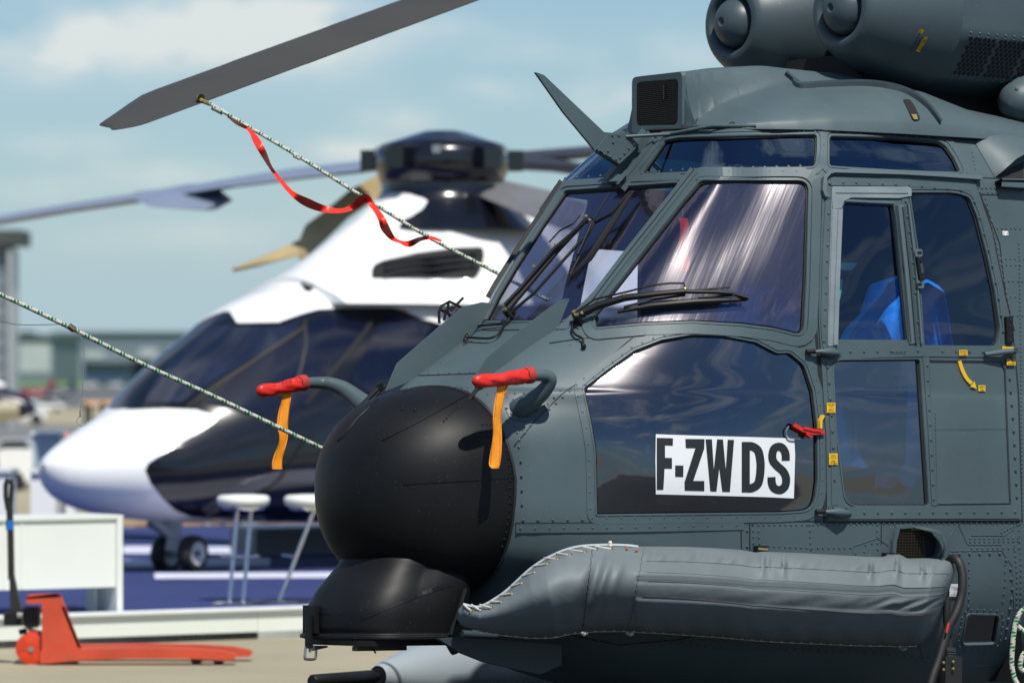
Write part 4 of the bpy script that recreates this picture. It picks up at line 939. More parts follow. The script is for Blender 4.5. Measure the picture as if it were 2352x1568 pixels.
mb = MB(); mb.tube([root-Vector((0,0,.15)), root+Vector((0,0,.25))], .32, 24); mb.tube([root-Vector((0,0,1.3)), root], .16, 20); mb.build('rotor_head', M['blk'], heli)
# ---- side air vent with its wrap round scoop
mb = MB()
FUS.patch(mb, rnd([(2058,1212),(2116,1212),(2123,1284),(2052,1284)], 6), .003, 0)
for k in range(10): x = 2060+k*6.6; FUS.ribbon(mb, [(x-2, 1214),(x-3, 1284)], .8, .008, 1)
for k in range(11): y = 1217+k*6.4; FUS.ribbon(mb, [(2056, y),(2121, y)], .8, .009, 1)
vent = mb.build('air_vent', [M['brown_dark'], M['wire']], heli)
mb = MB(); sc = smooth_line([(2086,1207),(2115,1209),(2142,1215),(2158,1232),(2163,1250),(2158,1270),(2142,1288)], 5); rows = []
for i, (x, y) in enumerate(sc):
    q = [];
    for k in range(5):
        f_ = k/4; xx, yy = lerp(x, 2108, f_*.42), lerp(y, 1247, f_*.16); pp = FUS.p(xx, yy, .005+.075*math.sin(f_*math.pi*.5)*min(1, i/6)+.01); q.append(pp)
    rows.append(q)
mb.grid(rows); FUS.ribbon(mb, [(2046,1284),(2050,1240),(2058,1210),(2090,1207)], 8, .02); FUS.patch(mb, [(2118,1214),(2140,1222),(2150,1245),(2146,1270),(2126,1284),(2122,1240)], .004, 1)
mb.build('vent_scoop', [M['paint'], M['mesh_dark']], vent)
# ---- round sensor under the belly, gear, refuelling probe
mb = MB(); c_ = HF.at(1622, 1530, .45); mb.tube([c_+Vector((0,0,.06)), c_-Vector((0,0,.055))], .009, 10); mb.tube([c_-Vector((0,0,.055))-HF.a*.02, c_-Vector((0,0,.055))+HF.a*.09], .019, 12, 0); mb.tube([c_-Vector((0,0,.055))-HF.a*.06, c_-Vector((0,0,.055))-HF.a*.02], [.002,.011], 12, 0)
mb.build('belly_antenna', M['pod'], heli)
pr = MB(); c0, c1 = PY(868, 1552, 23.5), PY(1100, 1530, 24.2); d_ = Vector((c1-c0)); d_.z = -.02; dn = d_.normalized(); Ld = d_.length
pr.lathe(c0, dn, [(0,.052),(.02,.062),(.10,.085),(.25,.125),(.42,.16),(.7,.185),(1.3,.20),(2.6,.20),(3.2,.05)], 36)
pr.tube([c0+dn*1.6, HF(1.1,-.75,-.45)], .05, 12); probe = pr.build('refuelling_probe', M['pod'], heli)
mb = MB(); c2 = PY(716, 1564, 23.1); ex = (c0-c2).normalized()
mb.tube([c2, c2+ex*.01, c0-ex*.045, c0-ex*.04], [.028,.034,.034,.03], 20); mb.tube([c0-ex*.05, c0+ex*.05], .018, 16); mb.tube([c0-dn*.004, c0+dn*.01], .046, 20); mb.build('probe_nozzle', M['blk'], probe)
mb = MB()
for sg in (-1, 1):
    c_ = Vector(HF(1.15, .14*sg, 0)); c_.z = .19
    rows = [(-.055,.10),(-.05,.16),(-.03,.185),(0,.19),(.03,.185),(.05,.16),(.055,.10)]; mb.lathe(c_, HF.p, rows, 28, 0); mb.lathe(c_, HF.p, [(-.05,.0),(-.052,.1),(.052,.1),(.05,0)], 20, 1)
c_ = Vector(HF(1.15, 0, 0)); mb.tube([(c_.x, c_.y, .19), (c_.x, c_.y, .75)], .045, 14, 1); mb.tube([c_*1 + Vector((0,0,.19-c_.z)) - HF.p*.14, c_*1 + Vector((0,0,.19-c_.z)) + HF.p*.14], .03, 10, 1)
mb.build('nose_gear', [M['tyre'], M['pod']], heli)
for sg in (-1, 1):
    mb = MB(); c_ = Vector(HF(5.0, 1.25*sg, 0)); c_.z = .3; mb.lathe(c_, HF.p, [(-.1,.2),(-.09,.27),(-.05,.3),(.05,.3),(.09,.27),(.1,.2)], 28, 0); mb.lathe(c_, HF.p, [(-.09,0),(-.092,.2),(.092,.2),(.09,0)], 20, 1); mb.tube([c_, HF(4.9, .9*sg, -.4)], .06, 12, 1); mb.build('main_gear', [M['tyre'], M['pod']], heli)
mb = MB(); mb.plate([HF.at(x, y, .47) for x, y in ((1008,1466),(1060,1462),(1290,1480),(1290,1526),(1240,1548),(1114,1519),(1051,1494))], HF.p*-.03); mb.build('gear_bay_door', M['paint_dk'], heli, angle=30)

# ---- cockpit interior
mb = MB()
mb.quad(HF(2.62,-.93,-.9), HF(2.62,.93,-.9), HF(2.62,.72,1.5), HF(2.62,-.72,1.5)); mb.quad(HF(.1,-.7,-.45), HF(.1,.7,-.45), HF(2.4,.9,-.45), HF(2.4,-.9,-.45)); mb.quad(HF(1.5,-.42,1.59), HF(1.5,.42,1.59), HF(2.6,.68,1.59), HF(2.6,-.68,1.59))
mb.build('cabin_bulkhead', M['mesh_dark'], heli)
mb = MB(); rows = []
for i in range(13):
    x = -.66+1.32*i/12; e_ = 1-abs(x/.70)**3; rows.append([HF(.50, x*.50, .50), HF(.53, x*.50, .60+.02*e_), HF(.72, x*.78, .62+.03*e_), HF(.98, x, .62+.05*e_), HF(1.0, x, .56), HF(.92, x, .2)])
mb.grid(rows); mb.box(HF(.95, 0, .1), HF.a*.25, HF.p*.15, HF.u*.28); mb.build('instrument_panel', M['rubber'], heli)
def seat(t0):
    rows = []
    P_ = [(1.55,-.05,.22),(1.52,.06,.24),(1.62,.10,.25),(1.95,.06,.25),(2.03,.12,.25),(2.05,.45,.26),(2.07,.68,.26),(2.09,.76,.22),(2.12,.81,.17),(2.16,.93,.16),(2.26,.96,.15),(2.34,.92,.18),(2.38,.5,.25),(2.3,0,.25)]
    for x in np.linspace(-1, 1, 15):
        rows.append([HF(s_ + .012*math.sin(9*x+4*z_), t0+x*w_, z_ - .03*abs(x)**4 + .012*math.sin(11*x+5*s_)) for s_, z_, w_ in P_])
    m_ = MB(); m_.grid(rows); o_ = m_.build('pilot_seat', M['blue_seat'], heli, angle=60); o_['label'] = 'seat wrapped in crumpled blue plastic'
seat(.52); seat(-.52)
mb = MB(); a0 = HF.at(1560, 501, .47); a1 = HF.at(1579, 501, .47); b0_ = HF.at(1562, 623, .47); b1_ = HF.at(1582, 623, .47)
rows = [[a0.lerp(b0_, f)+HF.p*.008*math.sin(f*9), a1.lerp(b1_, f)+HF.p*.008*math.sin(f*9)] for f in np.linspace(0, 1, 9)]; mb.grid(rows); mb.tube([HF.at(1569,503,.36), HF.at(1568,478,.36)], .002, 6, 1); mb.dome(HF.at(1568,470,.36), -HF.a, .02, .01)
o = mb.build('warning_streamer', [M['red'], M['steel']], heli)
for pl_, t_ in (([(1924,603),(1970,604),(1956,620),(1924,619)], .55), ([(1926,641),(1936,641),(1932,675),(1925,704)], .62)):
    mb = MB(); mb.plate([HF.at(x, y, t_) for x, y in pl_], HF.p*-.02); mb.build('cabin_panel', M['teal'], heli)

mb = MB(); q_ = [FUS.p(x, y, -.05) for x, y in ((2200,1400),(2305,1402),(2296,1488),(2200,1490))]  # dark plate added behind the step window so the pane looks black
if all(q_): mb.plate([Vector(q) for q in q_], HF.p*-.08)
mb.build('step_dark_backing', M['mesh_dark'], heli, smooth=False)
# ================================================================== lettering and labels
def text_mesh(body, bold=.012):
    cu = bpy.data.curves.new('txt', 'FONT'); cu.body = body; cu.align_x = 'CENTER'; cu.align_y = 'CENTER'; cu.size = 1; cu.offset = bold; cu.resolution_u = 2; cu.fill_mode = 'FRONT'
    o = bpy.data.objects.new('txt', cu); COL.objects.link(o); me = bpy.data.meshes.new_from_object(o)
    v = [tuple(q.co) for q in me.vertices]; f = [tuple(p_.vertices) for p_ in me.polygons]
    bpy.data.objects.remove(o); bpy.data.curves.remove(cu); bpy.data.meshes.remove(me); return v, f
def lay_text(surf, mb, body, cx, cy, w, h, ang, off, m=1, shear=0, bold=.012):
    """Letters laid on a skin, fitted into w x h picture units and turned by ang degrees."""
    v, f = text_mesh(body, bold); xs = [q[0] for q in v]; ys = [q[1] for q in v]; mx_, my_ = (max(xs)+min(xs))/2, (max(ys)+min(ys))/2
    sx = w/(max(xs)-min(xs)); sy = h/(max(ys)-min(ys)); ca, sa = math.cos(R(ang)), math.sin(R(ang)); idx = []
    for x, y, _ in v:
        a, b = (x-mx_)*sx, -(y-my_)*sy; px = cx+a*ca-b*sa; py = cy+a*sa+b*ca+shear*a
        q = surf(px, py, off); idx.append(None if q is None else mb.vert(q))
    for q in f:
        if all(idx[i] is not None for i in q): mb.face([idx[i] for i in q], m)
def sticker(surf, poly, lines, ang, off, bgm, name, parent, lab=None, bold=.004):
    """lines: (text, cx, cy, w, h)"""
    mb = MB(); k = [surf(x, y, off) for x, y in poly]
    if any(q is None for q in k): return
    mb.face([mb.vert(q) for q in k], 0)
    for t_, cx, cy, w, h in lines: lay_text(surf, mb, t_, cx, cy, w, h, ang, off+.002, 1, bold=bold)
    o = mb.build(name, [bgm, M['ink']], parent, smooth=False, fix=False)
    if lab: o['label'] = lab
    return o
Fp = FUS.p; Y_ = M['yellow']
def q4(x, y, w, h, a=0): return [(x-w/2, y-h/2-a), (x+w/2, y-h/2+a), (x+w/2, y+h/2+a), (x-w/2, y+h/2-a)]
sticker(Fp, q4(2206,811,19,13), [('FECHADO',2206,808,16,4),('CLOSED',2206,814,14,4)], 0, .020, Y_, 'label_plate', door, 'yellow label reading FECHADO CLOSED')
sticker(Fp, q4(2310,804,28,14,1), [('DESTRAVADO',2309,803,25,4)], 1, .018, Y_, 'label_plate', heli, 'yellow label reading DESTRAVADO')
sticker(Fp, q4(2315,832,20,15), [('TRAVADO',2314,828,17,4),('LOCKED',2315,836,15,4)], 0, .022, Y_, 'label_plate', heli, 'yellow label reading TRAVADO LOCKED')
sticker(Fp, q4(2250,892,16,14), [('ABERTO',2250,889,13,4),('OPEN',2250,896,9,4)], 0, .016, Y_, 'label_plate', door, 'yellow label reading ABERTO OPEN')
sticker(Fp, q4(1903.5,937,20,23), [('GIRAR PARA',1903.5,929,17,3.2),('ALIJAR',1903.5,933.5,10,3.2),('TURN TO',1903.5,940.5,12,3.2),('JETTISON',1903.5,945.5,15,3.2)], 0, .018, Y_, 'label_plate', door, 'yellow label reading GIRAR PARA ALIJAR')
sticker(Fp, q4(1908.5,1054,20,26), [('PORTA',1908.5,1046,11,3.6),('ALIJÁVEL',1908.5,1051,16,3.6),('DOOR',1908.5,1058,9,3.6),('JETTISON',1908.5,1063,16,3.6)], 0, .018, Y_, 'label_plate', door, 'yellow label reading PORTA ALIJÁVEL')
sticker(Fp, q4(2196,1354,34,29), [('ACESSO À ESTRUTURA',2198,1346,31,4),('INFERIOR',2196,1351,15,4),('ACCESS TO',2196,1360,17,4),('BOTTOM STRUCTURE',2198,1365,31,4)], 0, .006, M['paper'], 'label_plate', heli, 'white label about access to the bottom structure')
EN = lambda x, y, off=0: eng_p(x, y, off)
def eng_p(x, y, off):                                            # onto the port engine intake cowl, by line of sight to its cone
    r_ = ray(x, y); best = None
    for k in range(400):
        Y = 19.5 + k*.008; q = CAM + r_*Y; d = q-eo2; s_ = d.dot(HF.a); rad = (d-HF.a*s_).length
        if s_ > 1.98 and rad <= float(np.interp(s_, [1.975,1.99,2.02,2.08,2.16,2.26,2.36,2.42], [.178,.198,.220,.252,.286,.320,.345,.356])) + off: return q
    return None
sticker(EN, [(2113,67),(2123,69),(2097,123),(2086,121)], [('NÃO MOVIMENTE A OGIVA',2103,94,54,4),('COM AS MÃOS',2109,98,29,4)], -64, .006, Y_, 'label_plate', heli, 'yellow label reading NÃO MOVIMENTE A OGIVA COM AS MÃOS')
sticker(EN, [(2123,84),(2132,86),(2113,120),(2103,118)], [('DO NOT ACTUATE',2115,101,33,4),('BULLET BY HAND',2120,103,31,4)], -62, .008, Y_, 'label_plate', heli, 'yellow label reading DO NOT ACTUATE BULLET BY HAND')
mb = MB(); FUS.patch(mb, rnd([(2301,531),(2314,531),(2315,541),(2302,541)], 2), .004, 0); FUS.rivets(mb, [(2304,536),(2312,536)], 7.5, r=.004, h=.007, m=1); mb.build('data_plate', [M['paper'], M['steel']], heli)
mb = MB(); arr = smooth_line([(2198,829),(2204,848),(2214,868),(2226,881)], 5); FUS.ribbon(mb, arr, 8, .018, 0, 5); FUS.patch(mb, [(2222,888),(2232,876),(2237,893)], .019, 0, 4); o = mb.build('arrow_marking', M['yellow'], door); o['label'] = 'curved yellow arrow pointing down'
mb = MB(); FUS.ribbon(mb, smooth_line([(1887,954),(1881,966),(1880,984)], 4), 5, .02, 0, 5); mb.build('arrow_marking', M['yellow'], heli)
# red jettison handle behind the nose window
mb = MB(); FUS.patch(mb, [(1827,972),(1864,971),(1865,1009),(1828,1010)], -.03, 1)
FUS.ribbon(mb, [(1818,975),(1840,988),(1862,995),(1889,993)], 8, .018, 0); FUS.ribbon(mb, [(1840,983),(1862,988),(1880,990)], 6, .024, 0); FUS.ribbon(mb, [(1846,996),(1858,1004)], 4, .022, 0)
FUS.ribbon(mb, smooth_line([(1812,978),(1805,992),(1812,1005),(1836,1008)], 4), 1.2, .004, 2)
mb.build('jettison_handle', [M['red'], M['yellow'], M['steel']], heli)
# a lamp and stowed gear low inside the nose window, an edge rail along its foot
mb = MB(); mb.quad(HF(.30,.50,-.10), HF(1.3,.80,-.10), HF(1.3,.82,-.40), HF(.30,.56,-.40)); mb.build('floor_rail', M['blk'], heli)
mb = MB(); mb.box(HF(.62,.42,.0), HF.a*.10, HF.p*.05, HF.u*.09); mb.tube([HF(.45,.35,-.1), HF(.52,.45,.12), HF(.6,.5,.2)], .015, 8); mb.tube([HF(.8,.5,-.12), HF(.95,.55,-.05), HF(1.1,.5,-.12)], .05, 10, 1); mb.build('rudder_pedal', [M['rubber'], M['wood']], heli)

# ================================================================== paper registration sign
FX = lambda x, y, off=0: FUS.p(x, y, off)
mb = MB(); sg = [(1508,996),(1560,998),(1620,1000),(1700,1002),(1827,1006),(1829,1044),(1826,1144),(1760,1141),(1640,1138),(1508,1135),(1507,1060)]
FUS.patch(mb, sg, -.009, 0, 10)
z = lambda pts: [(1176+x/2, 784+y/2) for x, y in pts]
def ink(polys, off=-.0070):
    for pl in polys:
        FUS.patch(mb, z(pl), off, 1, 9)
ink([[(668,441),(743,443),(742,477),(706,475),(706,533),(738,534),(738,583),(704,582),(698,680),(668,680)], [(753,568),(791,569),(790,621),(753,620)],
     [(800,446),(888,447),(887,490),(836,640),(887,640),(887,686),(797,684),(796,645),(846,488),(802,488)],
     [(893,448),(922,448),(931,588),(946,448),(973,449),(986,590),(995,450),(1024,451),(1005,690),(970,689),(956,582),(943,688),(915,687)]])
def stroke(pts, w, closed=False, off=-.0070):
    P2 = resample(pts, 5, closed); k = len(P2); prev = None; first = None
    for i in range(k + (1 if closed else 0)):
        b = P2[i % k]; a = P2[(i-1) % k] if (i or closed) else P2[0]; c = P2[(i+1) % k] if (i < k-1 or closed) else P2[-1]
        d = Vector((c[0]-a[0], c[1]-a[1])).normalized(); n_ = Vector((-d.y, d.x))*w/2
        cur = [FUS.p(1176+q[0]/2, 784+q[1]/2, off) for q in ((b[0]+n_.x, b[1]+n_.y), (b[0]-n_.x, b[1]-n_.y))]
        if prev and all(prev) and all(cur): mb.quad(prev[0], prev[1], cur[1], cur[0], 1)
        prev = cur
stroke([(1078,460),(1078,692)], 37); stroke(smooth_line([(1078,479),(1108,481),(1134,500),(1144,540),(1146,576),(1142,622),(1132,655),(1106,672),(1078,673)], 5), 38)
stroke(smooth_line([(1262,546),(1260,512),(1246,488),(1228,482),(1208,492),(1200,520),(1204,548),(1224,572),(1250,596),(1263,626),(1260,660),(1244,678),(1228,681),(1208,672),(1198,650),(1196,622)], 5), 37)
o = mb.build('registration_sign', [M['paper'], M['ink']], None, smooth=False, fix=False)
tag(o, 'white paper sign with big black letters F-ZWDS taped to the lower nose window', 'sign')

# ================================================================== red pitot covers with orange ribbons
def cover(side, axis_px, t_, rib, txt):
    P_ = [HF.at(x, y, t_) for x, y in axis_px]; base = empty('pitot_cover', P_[0], None, 'cover')
    mb = MB(); A_ = Vector(P_[0]); B_ = Vector(P_[-1]); d = B_-A_; n = 26; ring = []; x0 = Vector((0, 0, 1)); x0 = (x0-d.normalized()*x0.dot(d.normalized())).normalized(); y0 = d.normalized().cross(x0)
    rows = []
    for i in range(n):
        f = i/(n-1); r_ = .031*(1-.10*f) if f < .86 else .028*math.sqrt(max(.02, 1-((f-.86)/.15)**2)); row = []
        for k in range(28):
            a = 2*math.pi*k/28; wr = 1+.06*math.sin(a*2+f*9)+.05*math.sin(a*5-f*16)*(f < .9)+.03*math.sin(f*50+a)*(f < .25)
            row.append(A_+d*f+(x0*math.cos(a)*1.0+y0*math.sin(a)*.92)*r_*wr - Vector((0,0,.006))*math.sin(f*3))
        rows.append(row)
    mb.grid(rows, 0, False, True); mb.face([len(mb.v)-28+j for j in range(28)])
    cb = mb.build('cover_sleeve', M['red'], base, angle=60)
    mb = MB(); e = d.normalized(); mb.lathe(A_-e*.028, e, [(0,.024),(0,.035),(.008,.037),(.03,.036),(.036,.033),(.034,.024)], 26); mb.build('elastic_cuff', pmat('red_elastic', (.42,.03,.025), .7, 0, .1, 30, .5, 300), cb)
    mb = MB(); rows = []
    R_ = [HF.at(x, y, t_+.0) for x, y in rib]; S = [Vector(q) for q in smooth_line([tuple(q) for q in R_], 7)]
    for i, q in enumerate(S):
        f = i/len(S); w = HF.a*.0265*math.cos(.3*math.sin(f*7)) + HF.p*.006*math.sin(f*9+side); rows.append([q-w + HF.p*.006*math.sin(f*14), q-w*.8, q, q+w*.8, q+w + HF.p*.006*math.cos(f*11)])
    mb.grid(rows); k5 = len(rows)
    ob = mb.build('streamer_ribbon', M['orange'], base)
    mb = MB()
    for c in (1, 3):
        mb.tube([Vector(r_[c]) - HF.p*0 + Vector((0,-.002,0)) for r_ in rows], .0010, 4)
    mb.build('stitching', pmat('ribbon_stitch', (.45,.12,.01), .7), ob)
    if txt:
        mb = MB()
        ax = lambda px, py, off: (HF.at(px, py, t_) + (CAM-HF.at(px, py, t_)).normalized()*.036)
        for s_, cx, cy, w, h, a in txt: lay_text(ax, mb, s_, cx, cy, w, h, a, 0, 0, bold=.01)
        mb.build('stencil_lettering', M['ink'], cb, smooth=False, fix=False)
    return base
b1 = cover(1, [(1210,862),(1150,868),(1086,875)], .62, [(1154,880),(1150,905),(1143,960),(1140,1010),(1138,1060),(1137,1075)], [('703 A 92 6100 .00', 1160, 874, 62, 8, -3)])
b1['label'] = 'red pitot cover printed 703 A 92 6100 with orange ribbon, before the grey cockpit side'
b2 = cover(-1, [(690,880),(640,888),(590,898)], -.62, [(657,903),(655,930),(650,975),(649,1010),(640,1050),(636,1077)], [('703 A 92 6100', 648, 877, 46, 6, -8)])
b2['label'] = 'red pitot cover with orange ribbon hanging in front of the dark blurred helicopter'

# ================================================================== grey laced cover over the float
top = [(1050,1418),(1052,1400),(1065,1386),(1101,1390),(1139,1371),(1164,1353),(1189,1331),(1214,1308),(1239,1291),(1264,1276),(1302,1260),(1342,1253),(1397,1251),(1474,1254),(1577,1255),(1640,1258),(1702,1262),(1735,1268),(1752,1266),(1775,1267),(1830,1269),(1889,1272),(1989,1278),(2026,1278),(2048,1273),(2066,1272),(2084,1282),(2131,1281),(2160,1284),(2184,1287),(2197,1298)]
bot = [(1050,1420),(1060,1436),(1080,1443),(1114,1451),(1160,1458),(1214,1463),(1245,1464),(1277,1462),(1300,1456),(1339,1450),(1380,1448),(1439,1448),(1480,1451),(1527,1453),(1600,1458),(1667,1463),(1720,1468),(1777,1472),(1830,1475),(1889,1477),(1940,1480),(1989,1481),(2040,1482),(2075,1483),(2101,1482),(2119,1474),(2137,1462),(2150,1446)]
def arc(pts, n):
    pts = [np.array(q, float) for q in pts]; d = np.cumsum([0]+[np.linalg.norm(b-a) for a, b in zip(pts[:-1], pts[1:])]); x = np.linspace(0, d[-1], n); P = np.array(pts)
    return np.stack([np.interp(x, d, P[:, 0]), np.interp(x, d, P[:, 1])], 1)
NU_, NV_ = 320, 64; T_, B_ = arc(top, NU_), arc(bot, NU_)
# pair by x rather than by length so the ribs stay upright, blending to arcs at the ends
xs = np.linspace(0, 1, NU_)
def tof(x): return float(np.interp(x, [1050,1100,1277,1474,1777,2199], [.55,.66,.80,.90,.97,1.0]))
import random as _r
wr = [( _r.uniform(0, 1), _r.uniform(-.5, .5), _r.uniform(.01, .03), _r.uniform(-1, 1)) for _ in range(26)]
def fpt(i, j, ex=0):
    f = j/(NV_-1); q = T_[i]*(1-f)+B_[i]*f; x, y = q; u = i/(NU_-1)
    hgt = (B_[i][1]-T_[i][1])/523
    fl = min(1, hgt/.34); bul = (math.sin(math.pi*min(1, max(0, f)))**.45)*(.245*fl)*min(1, (1-u)*22+.04)**.4 + .02
    # upper chamfer is fuller than the underside
    bul += .035*math.sin(math.pi*f)*math.cos(math.pi*f)*fl
    w = 0
    if x > 1460:
        w += .012*math.exp(-((f-.10)/.06)**2)*(abs(math.sin(x*.021+1))*1.6-.8+.7*abs(math.sin(x*.057+2+f*6))+.5*math.sin(x*.19+y*.1))          # gathered upper hem
        w += .0060*math.exp(-((f-.53)/.06)**2)*(math.sin((x+ (f-.58)*520)*.10)*max(0, math.sin(x*.0085+2.2))+.4*math.sin((x+(f-.6)*300)*.05))*min(1, max(0, (x-1550)/300))              # slant creases at mid height
        w += .006*math.exp(-((f-.97)/.10)**2)*math.sin(x*.09)
        for c_ in (1752, 1800, 2000, 2060, 2118): w += .024*math.exp(-((x-c_)/5)**2)*math.exp(-((f-.10)/.12)**2)-.020*math.exp(-((x-c_-11)/6)**2)*math.exp(-((f-.12)/.12)**2)
        w += .006*(f > .60)*min(1, (f-.6)*30) + 0
        w += .004*math.exp(-((f-.33)/.02)**2) - .004*math.exp(-((f-.41)/.02)**2)
    else:
        k_ = (x-1380)+(f-.5)*60
        w += .022*math.exp(-((k_)/12)**2)*math.sin(math.pi*f) - .018*math.exp(-((k_+22)/13)**2)*math.sin(math.pi*f)+.014*math.exp(-((k_-28)/11)**2)*math.sin(math.pi*f)
        w += .010*math.exp(-((k_+50)/18)**2)*math.sin(math.pi*f)
        w += .006*math.sin(x*.16)*math.exp(-((f-.04)/.05)**2)
    w *= min(1, max(.25, (2190-x)/60))
    return HF.at(x, y, tof(x)+bul+w*1.15+ex)
rows = [[fpt(i, j) for j in range(NV_)] for i in range(NU_)]; rows.append([HF.at(*(T_[-1]*(1-j/(NV_-1))+B_[-1]*(j/(NV_-1))), .86) for j in range(NV_)])
flt = empty('float_cover', HF.at(1620, 1470, .95), 'long grey vinyl cover laced over the float low on the near helicopter\'s side', 'cover')
mb = MB(); mb.grid(rows)
back = []
for i in range(NU_): back.append([HF.at(*T_[i], tof(T_[i][0])), HF.at(*T_[i], tof(T_[i][0])-.16) , HF.at(*B_[i], tof(B_[i][0])-.16), HF.at(*B_[i], tof(B_[i][0]))])
mb.grid(back); mb.build('vinyl_sheet', M['vinyl'], flt, angle=70)
def idx_x(x, A): return int(np.argmin(np.abs(A[:, 0]-x)))
mb = MB()
def seamline(f0, f1, xa, xb, r_=.0012, m=0, ex=.001):
    P_ = []
    for i in range(0, NU_, 2):
        x = T_[i][0]
        if xa <= x <= xb:
            f = lerp(f0, f1, (x-xa)/(xb-xa)) if not callable(f0) else f0(x); j = f*(NV_-1); j0 = int(j); a, b = Vector(fpt(i, j0, ex)), Vector(fpt(i, min(NV_-1, j0+1), ex)); P_.append(a.lerp(b, j-j0))
    if len(P_) > 2: mb.tube(P_, r_, 5, m)
seamline(.17, .175, 1480, 2190); seamline(.58, .66, 1466, 2170, .0016)
seamline(.30, .34, 1480, 2190, .0012, 2); seamline(.40, .44, 1480, 2190, .0012, 2)
for xa, xb in ((1480, 1444), (1362, 1338)):
    P_ = []
    for j in range(0, NV_):
        f = j/(NV_-1); x = lerp(xa, xb, f); i = idx_x(x + 0*(f), T_*(1-f)+B_*f); P_.append(fpt(i, j, .002))
    mb.tube(P_, .0022 if xa > 1400 else .0014, 5, 2 if xa > 1400 else 0)
mb.build('seams', [M['vinyl_dk'], M['paint'], M['vinyl']], flt)
# lacing: white edge strip, eyelets and cord
mb = MB(); strip = [(1064,1386),(1101,1392),(1139,1372),(1164,1354),(1189,1331),(1214,1308),(1239,1290),(1264,1276),(1302,1260),(1342,1252),(1397,1250),(1440,1251),(1466,1254)]
SS = smooth_line(strip, 5); rws = []
for i, (x, y) in enumerate(SS):
    a = SS[max(0, i-1)]; c = SS[min(len(SS)-1, i+1)]; d = Vector((c[0]-a[0], c[1]-a[1])).normalized(); n_ = Vector((-d.y, d.x)); wv_ = 2.3
    rws.append([HF.at(x-n_.x*wv_, y-n_.y*wv_, tof(x)+.06), HF.at(x+n_.x*wv_, y+n_.y*wv_, tof(x)+.075)])
mb.grid(rws); mb.build('edge_strip', pmat('edge_webbing', (.36,.40,.41), .6), flt)
mb = MB(); ey = [(1083,1403),(1105,1402),(1128,1395),(1151,1381),(1175,1362),(1200,1338),(1228,1313),(1258,1294),(1281,1283),(1311,1274),(1342,1267),(1371,1261),(1403,1260),(1437,1263),(1463,1267)]
st = [(1065,1387),(1083,1388),(1102,1388),(1125,1380),(1149,1366),(1173,1346),(1198,1323),(1223,1300),(1250,1281),(1277,1270),(1308,1262),(1339,1255),(1368,1254),(1398,1252),(1428,1253)]
def onf(x, y, ex=.0):                                             # point on the vinyl under a picture position
    i = idx_x(x, T_); i = min(range(max(0, i-14), min(NU_, i+15)), key=lambda k: abs((T_[k]*(1-min(1, max(0, (y-T_[k][1])/(B_[k][1]-T_[k][1]+1e-6))))+B_[k]*min(1, max(0, (y-T_[k][1])/(B_[k][1]-T_[k][1]+1e-6))))[0]-x))
    f = min(1, max(0, (y-T_[i][1])/(B_[i][1]-T_[i][1]+1e-6))); return Vector(fpt(i, f*(NV_-1), ex))
for k, ((x, y), (x2, y2)) in enumerate(zip(ey, st)):
    q = onf(x, y); c_ = (CAM-q).normalized(); m2 = MB(); m2.lathe(q+c_*.002, c_, [(.0,.010),(.004,.0095),(.004,.0055),(.0015,.005)], 14, 1); m2.dome(q+c_*.003, c_, .0055, .0005, 10, 2); m2.build('eyelet', [M['cord'], M['brass'], M['mesh_dark']], flt)
    if k < 13: mb.tube([q+c_*.006, q.lerp(HF.at(x2, y2, tof(x2)+.08), .5)+c_*.012, HF.at(x2, y2, tof(x2)+.08)], .0038, 7, 0)
    elif k >= 13: mb.tube([q+c_*.005, HF.at(x-1, y-12, tof(x)+.07)], .0016, 6, 3)
for (x, y) in ((1403,1252),(1403,1246)): mb.dome(HF.at(x, y, tof(x)+.08), -HF.a, .009, .012)
bl = arc(bot, 200); prev = None
for k in range(8, 190, 1):
    x, y = bl[k]
    q = HF.at(x, y+1.5, tof(x)+.035)
    if prev is not None: mb.tube([prev, q], .0020, 5, 0, False)
    prev = q
for k in range(10, 188, 4):
    x, y = bl[k]; q = HF.at(x, y+1, tof(x)+.045); mb.dome(HF.at(x, y-2, tof(x)+.045), HF.p, .0075, .002, 8, 2); mb.tube([q-HF.a*.008, q+HF.a*.006+HF.u*.004], .0036, 6, 0)
for x, y in ((1342,1452),(1447,1453),(2074,1487)):
    m2 = MB(); m2.tube([HF.at(x-6, y, .97), HF.at(x, y+4, 1.0), HF.at(x+6, y+1, .97)], .007, 8, 0); m2.build('knot', M['cord'], flt)
mb.build('lacing', [M['cord'], M['brass'], M['mesh_dark'], M['redtape']], flt)
# buckles behind the cover
mb = MB()
for x, y in ((1741,1258),(2034,1274)):
    mb = MB(); mb.box(FUS.p(x, y, .02), HF.a*.03, HF.p*.012, HF.u*.012); mb.tube([FUS.p(x-9, y-1, .035), FUS.p(x+12, y+1, .035)], .006, 8, 1); mb.build('float_bracket', [M['blk'], M['brass']], heli)

# ================================================================== ground power cable hanging down behind the cover
cab = empty('power_cable', HF.at(2170, 1568, 1.05), 'thick black cable looping down behind the grey cover with a black plug', 'cable')
P_ = [Vector(q) for q in smooth_line([tuple(HF.at(x, y, t)) for x, y, t in ((2180,1289,1.03),(2188,1282,1.06),(2200,1288,1.10),(2209,1310,1.12),(2211,1340,1.13),(2206,1375,1.13),(2194,1410,1.13),(2178,1440,1.12),(2166,1480,1.12),(2154,1520,1.12),(2140,1560,1.12),(2125,1620,1.12))], 6)]
mb = MB(); mb.tube(P_, .0205, 14); mb.tube([HF.at(x, y, 1.08) for x, y in ((2176,1370),(2174,1420),(2178,1450),(2180,1500))], .017, 12)
cb = mb.build('cable_jacket', M['rubber'], cab, angle=60)
mb = MB(); mb.box(HF.at(2180, 1545, 1.13), HF.a*.05, HF.p*.03, HF.u*.075); 
